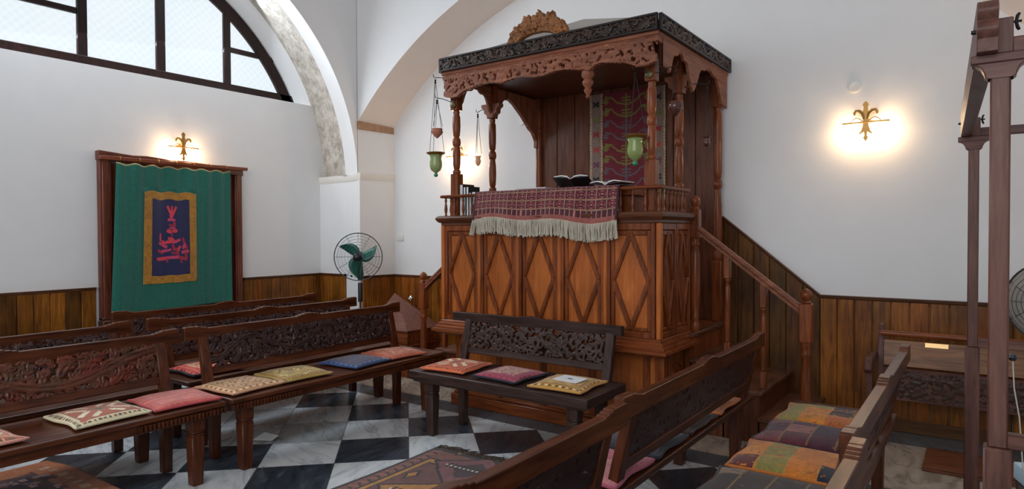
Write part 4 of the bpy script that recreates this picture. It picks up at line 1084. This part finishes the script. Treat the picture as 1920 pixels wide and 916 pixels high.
# ================================================================== HANGING LAMPS
def glass(name, col, rough=.06):
    if name in MATS: return MATS[name]
    m, nt, p = newmat(name); p.inputs['Base Color'].default_value = col; p.inputs['Roughness'].default_value = rough
    p.inputs['Alpha'].default_value = .58; p.inputs['Specular IOR Level'].default_value = .8; MATS[name] = m; return m
def hanging_lamp(loc, cup, mat, hook_z, arm_from, label, rim=.03, chain_r=.05, glassy=True, rim_mat=None, group=None):
    """loc: bottom centre of the cup; cup: profile; hangs by three chains from a hooked iron arm"""
    x, y, z = loc; top = cup[-1][1]; R_ = cup[-1][0]
    t = thing('hanging_lamp', label, 'lamp', loc, 0, group)
    m = MB(); prof = cup + [(r - .003, q) for r, q in reversed(cup) if r > .006]
    m.lathe(prof, 0, 0, 22); m.build('glass_cup' if glassy else 'clay_cup', mat, t, smooth=60)
    if rim_mat:
        m = MB(); m.lathe([(.001, -.006), (.013, -.003), (.019, .008), (.019, .018), (.012, .03), (.02, .042), (.03, .046), (.001, .048)], 0, 0, 18); m.build('glass_knob', plain('emerald_glass', (.01, .22, .09, 1), .08, spec=.8), t, smooth=60)
        m = MB(); m.lathe([(R_ * .8, top - .004), (R_ + rim * .5, top + .004), (R_ + rim, top + .018), (R_ + rim * .9, top + .022), (R_ * .82, top + .008), (R_ * .8, top - .004)], 0, 0, 22); m.build('metal_rim', rim_mat, t, smooth=60)
    hz = hook_z - z
    m = MB()
    for k in range(3):
        a = 2 * PI * k / 3 + .5; q = R_ + rim * .7
        m.tube([(q * math.cos(a), q * math.sin(a), top + .018), (.004 * math.cos(a), .004 * math.sin(a), hz - .03)], .0022, 5)
    m.lathe([(.001, hz - .04), (.012, hz - .035), (.006, hz - .02), (.010, hz - .008), (.003, hz)], 0, 0, 10)
    m.build('chain', M_IRON, t)
    ax_, ay_, az_ = arm_from; A_ = Vector((ax_ - x, ay_ - y, az_ - z)); m = MB()
    e = Vector((0, 0, hz)); mid = A_.lerp(e, .6) + Vector((0, 0, .03)); pts = []
    for k in range(11):
        s = k / 10; pts.append(A_ * (1 - s) ** 2 + mid * 2 * s * (1 - s) + (e + Vector((0, 0, .012))) * s * s)
    dirv = (e - A_).normalized(); pts += [e + dirv * .018 + Vector((0, 0, .02)), e + dirv * .02 + Vector((0, 0, .045))]
    m.tube(pts, .0035, 6); m.build('iron_arm', M_IRON, t)
    return t
bell = [(.001, 0), (.014, .004), (.018, .014), (.013, .028), (.018, .036), (.044, .055), (.056, .085), (.058, .12), (.050, .16), (.058, .195)]
gg = glass('green_glass', (.34, .44, .14, 1)); ga = glass('amber_glass', (.85, .42, .20, 1)); gpz = glass('plum_glass', (.10, .028, .02, 1))
hanging_lamp((-4.03, 4.40, 2.075), bell, gg, 2.955, (-3.88, 4.46, 2.93), 'green bell glass lamp hanging left of the pulpit against the wall', rim_mat=M_BRASS)
hanging_lamp((-2.04, 4.36, 2.045), bell, gg, 2.72, (-1.96, 4.43, 2.70), 'green bell glass lamp hanging in front of the red kilim', rim_mat=M_BRASS)
cone = [(.001, 0), (.008, .006), (.026, .022), (.053, .055), (.055, .064), (.047, .070), (.050, .09)]
hanging_lamp((-4.03, 4.42, 2.42), cone, plain('terracotta', (.48, .19, .12, 1), .7, var=.2), 2.775, (-3.86, 4.47, 2.72), 'small terracotta cup lamp hanging above the left green glass', rim=.0, glassy=False)
hanging_lamp((-4.02, 5.00, 2.215), [(.001, 0), (.008, .004), (.022, .02), (.030, .05), (.022, .075), (.034, .10)], ga, 2.73, (-3.86, 5.0, 2.76), 'small amber glass lamp hanging in front of the lit sconce', rim=.0)
hanging_lamp((-1.78, 4.47, 2.385), [(.001, 0), (.010, .006), (.038, .03), (.055, .065), (.052, .09), (.044, .108)], gpz, 2.73, (-1.93, 4.47, 2.71), 'round plum glass lamp hanging at the right front column', rim=.0)
hanging_lamp((-1.75, 5.04, 2.225), [(.001, 0), (.016, .004), (.026, .02), (.026, .045), (.020, .06), (.034, .08)], gpz, 2.70, (-1.93, 5.0, 2.72), 'small dark glass lamp hanging at the right side of the pulpit', rim=.004)
m = MB(); m.tube([(-3.97 + .25 * 0, 4.47, 2.905)] * 1 + [(-3.87, 4.46, 2.93)], .003)

# ================================================================== ARK CURTAIN on the left wall
A = thing('ark_cupboard', 'dark reddish wooden cupboard frame with closed doors behind the green curtain', 'cupboard')
y0, y1 = 2.83, 4.36; xw = LX
for ya_, yb_, zt_ in ((y0, y0 + .11, 2.33), (y1 - .09, y1, 2.28)):
    m = MB(); m.box(xw, xw + .07, ya_, yb_, 0, zt_); m.box(xw + .07, xw + .082, ya_ + .02, yb_ - .02, 0, zt_); m.build('door_frame', wood('ark_wood', (.07, .018, .010, 1), (.22, .06, .03, 1), 'z', .36), A, bevel=.008)
m = MB(); out = [(y0 - .01, 2.30), (y1 + .01, 2.24)] + [(y1 + .01, 2.32)] + [(y1 - .1 - k * .14, 2.335 + .006 * math.sin(k * 2.1) + .005 * k) for k in range(10)] + [(y0 - .01, 2.395)]
m.prism(out, 'x', xw, xw + .085); m.build('lintel', wood('ark_wood', (.07, .018, .010, 1), (.22, .06, .03, 1), 'y', .36), A, bevel=.005)
for k in range(2):
    a_, b_ = (y0 + .11, (y0 + y1) / 2 - .003) if k == 0 else ((y0 + y1) / 2 + .003, y1 - .09)
    m = MB(); m.box(xw, xw + .03, a_, b_, .05, 2.28)
    d_ = m.build('cupboard_door', wood('ark_wood', (.07, .018, .010, 1), (.22, .06, .03, 1), 'z', .36), A, bevel=.003)
    m = MB()
    for za, zb in ((.15, .66), (.78, 1.45), (1.57, 2.2)): m.box(xw + .03, xw + .038, a_ + .08, b_ - .08, za, zb)
    m.build('raised_panel', wood('ark_wood', (.07, .018, .010, 1), (.22, .06, .03, 1), 'z', .36), d_, bevel=.006)
m = MB(); m.box(xw, xw + .12, y0 - .01, y1 + .01, .62, .70); m.box(xw, xw + .085, y0, y1, .70, .73); m.build('ledge', dr('y'), A, bevel=.008)
CX = -7.02
m = MB(); m.box(CX - .018, CX + .018, y0 - .02, y1 + .03, 2.300, 2.336)
rod = m.build('curtain_rod', wood('rod_wood', (.16, .035, .015, 1), (.34, .09, .04, 1), 'y', .4), bevel=.004); tag(rod, 'reddish wooden curtain rod fixed under the left sconce', 'rod')
m = MB()
for yy in (y0 + .03, y1 - .02): m.box(LX, CX, yy - .012, yy + .012, 2.305, 2.33)
m.build('rod_bracket', wood('rod_wood', (.16, .035, .015, 1), (.34, .09, .04, 1), 'y', .4), rod)
cy0, cy1 = 2.955, 4.175
def cur(u, v, off=0):
    """u across, v down"""
    spread = 1 + .06 * v * (1 - u) ** 2
    y = cy1 - (1 - u) * (cy1 - cy0) * spread + .0; wz = .009 * (1 - .35 * v)
    x = CX + .012 + wz * math.sin(u * 44 + .8 * math.sin(u * 7)) * (.35 + .65 * (1 - min(1, abs(u - .42) / .25 * .0))) * (.35 if .2 < u < .72 and v > .16 else 1) + .012 * math.sin(u * 11 + 2 * v)
    x += .03 * math.exp(-((u - .08) / .05) ** 2) * v
    z = 2.283 - .010 * (1 - math.cos(u * 2 * PI * 7)) * (1 - v) - v * (1.51 + .008 * math.sin(u * 5))
    return (x + off, y, z)
m = MB(); im = img(110, 170, K_(16, 104, 88)); rr_ = np.random.RandomState(4)
st_ = np.repeat(rr_.rand(1, 170), 110, 0) * .14 + .93; im = im * st_[..., None]
rc(im, 0, 1, 0, .012, K_(170, 150, 100)); im = wear(im.astype(np.float32), .10, 3)
m.sheet(im, cur); cu = m.build('curtain', painted('green_curtain_cloth', .75, .4, 60, .35), smooth=80, solid=.003)
tag(cu, 'green cloth curtain with gold-bordered navy panel hanging from the wooden rod', 'curtain')
# gold bordered navy panel with pink embroidery
nx, ny = 128, 240; asp = 2.0
G1, NV = K_(178, 122, 30), K_(16, 22, 78)
a = img(ny, nx, G1); rs = np.random.RandomState(3)
a = a * (np.kron(rs.rand(ny // 8, nx // 8), np.ones((8, 8)))[:ny, :nx] * .35 + .82)[..., None]
rc(a, .15, .86, .085, .915, NV)
S = [((192, 640), (222, 640), 26, 0), ]
def E(x, y): return ((x - 60) / 430.0, (y - 55) / 790.0)      # from the drawing frame of the embroidery
P1, P2, P3 = K_(225, 60, 75), K_(205, 60, 105), K_(170, 30, 60)
for (x0_, y0_, x1_, y1_, w_, c_) in (
    (252, 185, 280, 260, 9, P1), (285, 185, 283, 280, 7, P1), (318, 180, 288, 262, 8, P1), (272, 262, 278, 300, 7, P1),
    (262, 300, 300, 296, 12, P2), (300, 310, 305, 345, 9, P3), (268, 345, 300, 350, 9, P3), (255, 395, 268, 405, 14, P1), (300, 395, 316, 388, 14, P1), (268, 372, 305, 368, 8, P2), (284, 370, 284, 480, 6, P3),
    (190, 415, 192, 470, 7, P1), (190, 495, 235, 530, 13, P2), (210, 480, 222, 505, 10, P1), (240, 492, 300, 488, 14, P1), (262, 462, 290, 470, 12, P1), (310, 485, 342, 468, 12, P2),
    (345, 530, 330, 560, 11, P1), (372, 460, 385, 500, 9, P3), (385, 520, 378, 540, 14, P2), (400, 530, 405, 560, 9, P3), (180, 560, 205, 575, 13, P3), (210, 565, 240, 562, 12, P2), (250, 565, 268, 558, 10, P2),
    (290, 520, 300, 560, 10, P3), (318, 545, 330, 600, 9, P3), (280, 585, 320, 590, 8, P3), (370, 580, 408, 578, 14, P2), (395, 590, 400, 640, 10, P3), (175, 632, 235, 628, 15, P1), (250, 628, 335, 620, 13, P2), (345, 625, 395, 645, 14, P3), (240, 640, 245, 665, 6, P3), (350, 650, 360, 668, 6, P3)):
    p, q = E(x0_, y0_), E(x1_, y1_); seg(a, p[0], p[1], q[0], q[1], w_ / 430., c_, 790 / 430.)
a = wear(a.astype(np.float32), .25, 2)
ua, ub = (3.225 - cy0) / (cy1 - cy0), (3.755 - cy0) / (cy1 - cy0)
m = MB(); m.sheet(a, lambda u, v: cur(ua + (ub - ua) * u, .178 + .640 * v, .008)); m.build('sewn_panel', M_VELVET, cu, smooth=80, solid=.003)
for k in range(7):
    u = .03 + k / 7.0 * 1.08; u = min(.985, u); p = cur(u, 0); m = MB()
    m.tube([(CX + .026 * math.cos(t), 0, .026 * math.sin(t)) for t in [2 * PI * q / 16 for q in range(16)]], .003, 6, True)
    o = m.build('curtain_ring', M_BRASS); o.location = (0, p[1], 2.318); tag(o, 'brass curtain ring on the rod above the green curtain', 'ring', 'brass rings along the curtain rod')

# ================================================================== SCONCES
M_GOLD = plain('gilt_iron', (.50, .27, .07, 1), .42, .55, var=.15)
M_BULB, nt, p = newmat('lit_bulb'); p.inputs['Emission Color'].default_value = (1, .78, .5, 1); p.inputs['Emission Strength'].default_value = 28
def flip(p): return [(-x, y) for x, y in reversed(p)]
def make_sconce(label):
    """wall is the plane y = 0, the room is towards -y"""
    t = thing('wall_sconce', label, 'wall lamp', group='fleur-de-lis wall sconces')
    m = MB()
    m.prism([(0, .15), (.016, .135), (.022, .118), (.012, .105), (.018, .095), (.010, .085), (-.010, .085), (-.018, .095), (-.012, .105), (-.022, .118), (-.016, .135)], 'y', -.095, -.088)
    stem = [(.018, .085), (.022, .05), (.018, 0), (.020, -.04), (.034, -.085), (.048, -.10), (.044, -.108), (.028, -.10), (.012, -.09), (.008, -.12), (.018, -.135), (0, -.165)]
    m.prism(stem + flip(stem)[:-0 or None], 'y', -.095, -.088)
    for s in (-1, 1):
        pts = [(s * .012, .01), (s * .022, .05), (s * .045, .075), (s * .068, .078), (s * .080, .062), (s * .078, .045)]
        m.tube([(x, -.0915, z) for x, z in pts], [.009, .013, .014, .012, .010, .006], 8)
    m.build('fleur_plate', M_GOLD, t, smooth=40)
    m = MB(); m.box(-.165, .165, -.105, -.085, -.022, -.010); m.build('crossbar', M_GOLD, t, bevel=.002)
    m = MB()
    for s in (-1, 1):
        m.tube([(s * (.02 + .085 * k / 10), -.1, -.008 + .028 * math.sin(PI * k / 10)) for k in range(11)], .003, 6)
        m.tube([(s * .085, -.095, -.02), (s * .085, -.07, -.02), (s * .085, -.05, -.03)], .006, 6)
    m.tube([(0, 0, .02), (0, -.05, .03), (0, -.09, .02)], .008, 8); m.lathe([(.001, -.001), (.03, 0), (.03, .01), (.001, .012)], 0, 0, 16)
    m.build('scroll_arm', M_GOLD, t)
    for s in (-1, 1):
        m = MB(); m.lathe([(.001, -.075), (.012, -.070), (.019, -.055), (.020, -.04), (.013, -.02), (.011, -.008)], s * .085, -.055, 14); m.build('bulb', M_BULB, t)
        l = bpy.data.lights.new('bulb_light', 'POINT'); l.energy = 3.4; l.color = (1, .66, .36); l.shadow_soft_size = .02
        lo = bpy.data.objects.new('bulb_light', l); C.objects.link(lo); lo.parent = t; lo.location = (s * .10, -.085, -.085)
    return t
S0 = make_sconce('lit fleur-de-lis sconce on the right part of the back wall'); S0.location = (-.74, BY, 2.43)
S1 = copy_tree(S0); S1['label'] = 'lit fleur-de-lis sconce above the green curtain'; S1.location = (LX, 3.66, 2.52); S1.rotation_euler = (0, 0, PI / 2)
S2 = copy_tree(S0); S2['label'] = 'lit fleur-de-lis sconce seen behind the left pulpit column'; S2.location = (-4.96, BY, 2.47)
# wall plates
M_WP = plain('white_plastic', (.78, .77, .74, 1), .4)
m = MB(); m.lathe([(.001, .012), (.045, .012), (.052, .006), (.052, 0)], 0, 0, 24); m.lathe([(.001, .0125), (.036, .016), (.036, .012)], 0, 0, 24)
o = m.build('junction_cover', M_WP); o.location = (-.83, BY, 2.72); o.rotation_euler = (R(90), 0, 0); tag(o, 'round white cover plate on the wall above the right sconce', 'wall plate')
m = MB(); m.lathe([(.001, .008), (.040, .008), (.045, 0)], 0, 0, 24); o = m.build('junction_cover', M_WP); o.location = (-4.10, BY, 2.78); o.rotation_euler = (R(90), 0, 0); tag(o, 'faint round cover plate on the wall seen through the pulpit', 'wall plate')
t = thing('light_switch', 'white double switch plate on the wall right of the corner pier', 'switch', (-6.0, BY, 1.50))
m = MB(); m.box(-.065, .065, -.012, 0, -.04, .04); m.build('cover_plate', M_WP, t, bevel=.004)
for x in (-.03, .03): m = MB(); m.box(x - .02, x + .02, -.018, -.012, -.025, .025); m.build('rocker', M_WP, t, bevel=.003)
t = thing('wall_socket', 'round chrome socket on the wainscot behind the pyramid lid', 'socket', (-5.79, BY - .03, .745))
m = MB(); m.lathe([(.001, .02), (.020, .02), (.034, .012), (.036, 0)], 0, 0, 20); o = m.build('socket_body', plain('chrome', (.7, .7, .7, 1), .15, 1), t); o.rotation_euler = (R(90), 0, 0)
m = MB(); m.lathe([(.001, .022), (.015, .022), (.017, .019)], 0, 0, 16); o = m.build('socket_face', M_WP, t); o.rotation_euler = (R(90), 0, 0)

# ================================================================== FAN
M_FG = plain('green_plastic', (.008, .12, .085, 1), .3); M_BK = plain('black_plastic', (.015, .016, .018, 1), .35); M_CH = plain('chrome', (.7, .7, .7, 1), .15, 1)
def fan_head(t, Rr, tiltv=0, face=1):
    """hub at the origin, facing -y"""
    m = MB()
    for yy, rr in ((-.055, 1), (.05, 1)):
        pass
    m.tube([(Rr * math.cos(2 * PI * k / 48), 0, Rr * math.sin(2 * PI * k / 48)) for k in range(48)], .0055, 6, True)
    for q in range(1, 8):
        r = Rr * q / 8; yb = -.075 * (1 - (q / 8) ** 3)
        m.tube([(r * math.cos(2 * PI * k / 40), yb, r * math.sin(2 * PI * k / 40)) for k in range(40)], .0014, 4, True)
        m.tube([(r * math.cos(2 * PI * k / 40), -yb, r * math.sin(2 * PI * k / 40)) for k in range(40)], .0014, 4, True)
    for k in range(12):
        a = 2 * PI * k / 12
        for s in (-1, 1): m.tube([(Rr * q / 6 * math.cos(a), s * .075 * (1 - (q / 6) ** 3), Rr * q / 6 * math.sin(a)) for q in range(1, 7)], .0016, 4)
    m.build('guard', plain('guard_wire', (.06, .06, .065, 1), .4, .6), t)
    for k in range(3):
        m = MB(); a0 = R(-2 + 120 * k); rings = []
        for q in range(13):
            r = .04 + (Rr * .86 - .04) * q / 12; w_ = .055 * math.sin(PI * min(1, .25 + .72 * q / 12)) + .008; sw = a0 + .55 * (q / 12) ** 1.3
            cth, sth = math.cos(sw), math.sin(sw); row = []
            for e in (-1, -.3, .4, 1): row.append((r * cth - e * w_ * sth, -.006 + e * .020, r * sth + e * w_ * cth))
            rings.append(row)
        m.loft(rings); m.build('blade', M_FG, t, solid=.003, smooth=60)
    m = MB(); m.lathe([(.001, -.10), (.035, -.098), (.045, -.085), (.045, -.06), (.02, -.05), (.03, -.02), (.03, .03), (.05, .06), (.055, .12), (.035, .17), (.001, .18)], 0, 0, 24)
    o = m.build('motor_housing', M_BK, t, smooth=50); o.rotation_euler = (R(-90), 0, 0)
F1 = thing('pedestal_fan', 'standing fan with green blades and round wire guard before the corner pier', 'fan', (-5.58, 4.82, 1.30), R(40))
fan_head(F1, .262)
m = MB(); m.tube([(0, .06, -.02), (.005, .055, -.10), (.015, .05, -.19), (.012, .045, -.27)], [.032, .036, .036, .024], 12); m.build('neck', M_FG, F1, smooth=60)
m = MB(); m.box(-.018, .030, .012, .03, -.24, -.12); m.build('control_panel', M_BK, F1, bevel=.004)
m = MB(); m.lathe([(.024, -.29), (.026, -.30), (.026, -.50), (.018, -.505)], .012, .05, 16); m.build('collar', M_BK, F1)
m = MB(); m.tube([(.012, .05, -.28), (.012, .05, -1.29)], .012, 12); m.build('pole', M_CH, F1)
m = MB(); m.lathe([(.14, -1.30), (.14, -1.29), (.12, -1.275), (.03, -1.265), (.025, -1.24)], .012, .05, 32); m.build('base', M_BK, F1, smooth=40)
m = MB(); m.tube([(-.07, -.02, -.06), (-.072, -.02, -.20)], .0016, 5); m.lathe([(.001, -.225), (.013, -.215), (.013, -.205), (.001, -.195)], -.072, -.02, 12); m.build('pull_cord', M_BK, F1)
F2 = thing('wall_fan', 'grey wire fan guard cut off by the right edge of the photo', 'fan', (.335, 4.95, 1.13), R(-28))
fan_head(F2, .24)
m = MB(); m.lathe([(.235, 0), (.225, .01), (.20, .035), (.12, .06), (.03, .07), (.001, .07)], 0, 0, 32); o = m.build('mesh_cover', plain('grey_mesh', (.30, .27, .24, 1), .8, var=.5, bscale=220), F2, smooth=60); o.rotation_euler = (R(90), 0, 0)
m = MB(); m.tube([(0, .05, 0), (0, .10, -.1), (0, .10, -1.1)], .014, 10); m.build('pole', M_CH, F2)
m = MB(); m.lathe([(.18, -1.13), (.18, -1.11), (.03, -1.09)], 0, .10, 28); m.build('base', M_BK, F2)

# ================================================================== PYRAMID BOX by the left steps
t = thing('chest', 'low wooden chest with a steep pyramid lid left of the pulpit steps', 'chest', (-5.26, 5.20, 0), R(0))
m = MB(); m.box(-.33, .27, -.22, .30, 0, .33); m.box(-.345, .285, -.235, .315, .33, .35); m.box(-.33, .27, -.22, .30, .35, .49); m.build('body', pw('x'), t, bevel=.004)
m = MB(); m.box(-.34, .28, -.23, .31, .49, .51); m.add([(-.33, -.22, .51), (.27, -.22, .51), (.27, .30, .51), (-.33, .30, .51), (-.17, .02, .88)], [(0, 1, 4), (1, 2, 4), (2, 3, 4), (3, 0, 4)]); m.build('lid', wood('red_lid_wood', (.14, .045, .030, 1), (.30, .11, .075, 1), 'x', .45), t, smooth=0, bevel=.004)

# ================================================================== WOODEN FRAME at right
Fm = thing('timber_frame', 'tall dark timber frame with squared posts and wing nuts on the right edge', 'frame')
def frame_post(x, y, b, zb=.90, zt=2.03):
    m = MB(); m.box(x - b * 1.38, x + b * 1.38, y - b * 1.38, y + b * 1.38, 0, zb); m.build('post_base', fw('z'), Fm, bevel=.006)
    m = MB(); m.box(x - b, x + b, y - b, y + b, zb, zt); m.build('post', fw('z'), Fm, bevel=.005)
    m = MB(); pr = [(b * 1.2, zt - .012), (b * 1.5, zt - .006), (b * 1.6, zt + .006), (b * 1.9, zt + .022), (b * 2.4, zt + .032), (b * 2.5, zt + .034)]
    rings = [[(x - r, y - .03, z), (x + r, y - .03, z), (x + r, y + .03, z), (x - r, y + .03, z)] for r, z in pr]; m.loft(rings, True)
    m.box(x - b * 2.9, x + b * 2.9, y - .038, y + .038, zt + .034, zt + .060); m.build('capital', fw('x'), Fm, bevel=.003)
PX, PX1, PY0, PY1 = .045, -.035, 2.47, 4.52
b_ = .0255
frame_post(PX, PY0, b_); frame_post(PX1, PY1, b_)
# long beam on edge with scrolled near end
m = MB(); lo_, hi_ = 2.09, 2.237
out = [(PY0 - .08, hi_)] + [(PY0 - .085 - .018 * math.sin(PI * k / 8), hi_ - .055 * k / 8) for k in range(9)] + [(PY0 - .085 - .018 * math.sin(PI * k / 8), hi_ - .058 - .05 * k / 8) for k in range(9)] + [(PY0 - .08, lo_), (PY1 + .08, lo_), (PY1 + .08, hi_)]
m.prism(out, 'x', -.062, -.010)
m.v = [(v[0] + PX + (PX1 - PX) * (v[1] - PY0) / (PY1 - PY0), v[1], v[2]) for v in m.v]
m.build('long_beam', fw('y'), Fm, bevel=.003)
for PX, y in ((PX, PY0), (PX1, PY1)):
    m = MB(); m.box(PX - .010, PX + .030, y - .03, y + .03, 2.09, 2.195); m.build('tenon_block', fw('z'), Fm, bevel=.003)
    m = MB(); m.box(PX + .024, 1.3, y - .022, y + .022, 2.09, 2.137); m.build('cross_beam', fw('x'), Fm, bevel=.004)
    m = MB(); m.box(PX + .02, 1.3, y - .020, y + .020, .90, .945); m.build('sill_rail', fw('x'), Fm, bevel=.004)
    m = MB(); m.tube([(PX + .02, y, 2.185), (PX + .05, y, 2.185)], .004, 8)
    for s in (-1, 1): m.tube([(PX + .036, y, 2.185), (PX + .040, y, 2.185 + s * .018), (PX + .044, y + .004, 2.185 + s * .024)], [.004, .005, .004], 8)
    m.build('wing_nut', M_IRON, Fm)
    m = MB(); m.lathe([(.001, .012), (.006, .012), (.007, 0)], 0, 0, 10); o = m.build('bolt_head', M_IRON, Fm); o.rotation_euler = (0, R(-90), 0); o.location = (PX - .062, y, 2.17)
m = MB(); m.tube([(.095, 2.90, 1.10), (.10, 2.90, 1.00), (.115, 2.89, .90), (.13, 2.89, .66)], .0022, 6); o = m.build('cord', plain('pale_cord', (.50, .46, .40, 1), .8)); tag(o, 'thin pale cord hanging behind the timber frame at far right', 'cord')
m = MB(); m.lathe([(.001, -.014), (.010, -.010), (.014, 0), (.010, .010), (.001, .014)], 0, 0, 14); o = m.build('knob', M_BK, o); o.location = (.095, 2.90, 1.11)
# ---- wall seat behind the frame
t = thing('wall_pew', 'old pew back with scrolled uprights and brass plaque against the back wall', 'pew')
wpm = wood('pew_board_wood', (.10, .035, .012, 1), (.34, .15, .055, 1), 'x', .4)
m = MB()
m.prism([(5.50, 0), (5.56, 0), (5.60, .45), (5.58, .70), (5.60, .86), (5.575, .875), (5.56, .86), (5.565, .82), (5.545, .80), (5.55, .74), (5.53, .66), (5.53, .40)], 'x', -.62, -.58); m.build('end_upright', fw('z'), t, bevel=.004)
m = MB(); m.prism([(5.20, .62), (5.24, .655), (5.54, .66), (5.54, .60), (5.34, .56), (5.22, .55), (5.17, .58)], 'x', -.67, -.62); m.box(-.665, -.625, 5.26, 5.31, 0, .57); m.build('arm', fw('y'), t, bevel=.006)
m = MB(); m.tube([(-.60, 5.555, .80), (1.0, 5.555, .80)], .022, 12); m.build('top_rail', pw('x'), t, smooth=60)
m = MB(); m.prism([(5.535, .755), (5.555, .755), (5.52, .57), (5.50, .57)], 'x', -.58, 1.0); m.build('upper_board', wpm, t, bevel=.003)
m = MB(); m.prism([(5.535, .55), (5.56, .55), (5.56, .31), (5.535, .31)], 'x', -.58, 1.0); m.build('lower_board', fw('x'), t, bevel=.003)
c = Carve(1.5, .20, .01, 51); c.vine(.3, .014, fill=.8); mm = c.mesh(.012, .0); o = mm.build('carving', wood('pew_carving_wood', (.03, .014, .009, 1), (.10, .05, .03, 1), 'x', .4), t, smooth=50); o.location = (-.54, 5.534, .33)
m = MB(); m.prism([(5.527, .752), (5.533, .752), (5.524, .722), (5.518, .722)], 'x', -.32, -.18); m.build('brass_plaque', plain('polished_brass', (.75, .50, .22, 1), .3, .8), t)
m = MB(); m.box(-.60, 1.0, 5.12, 5.52, .40, .43); m.build('seat', fw('x'), t, bevel=.004) if False else None
# small pale box at the bottom right edge
m = MB(); m.box(-.12, .12, -.08, .08, 0, .06); o = m.build('tissue_box', plain('pale_blue_card', (.50, .66, .74, 1), .6), bevel=.003); o.location = (.24, 2.93, .66); o.rotation_euler = (0, 0, .3)
tag(o, 'pale blue box on a dark stand at the bottom right corner', 'box')
m = MB(); m.box(-.06, .06, -.04, .04, .0601, .061); m.build('tissue_slot', M_WP, o)
t = thing('side_stand', 'dark stand under the pale blue box, bottom right corner', 'stand', (.33, 2.96, 0))
m = MB(); m.box(-.22, .25, -.18, .18, .62, .66); m.build('top', bd('x'), t, bevel=.004)
for x in (-.18, .21):
    for y in (-.14, .14): m = MB(); m.box(x - .02, x + .02, y - .02, y + .02, 0, .62); m.build('leg', bd('z'), t, bevel=.003)
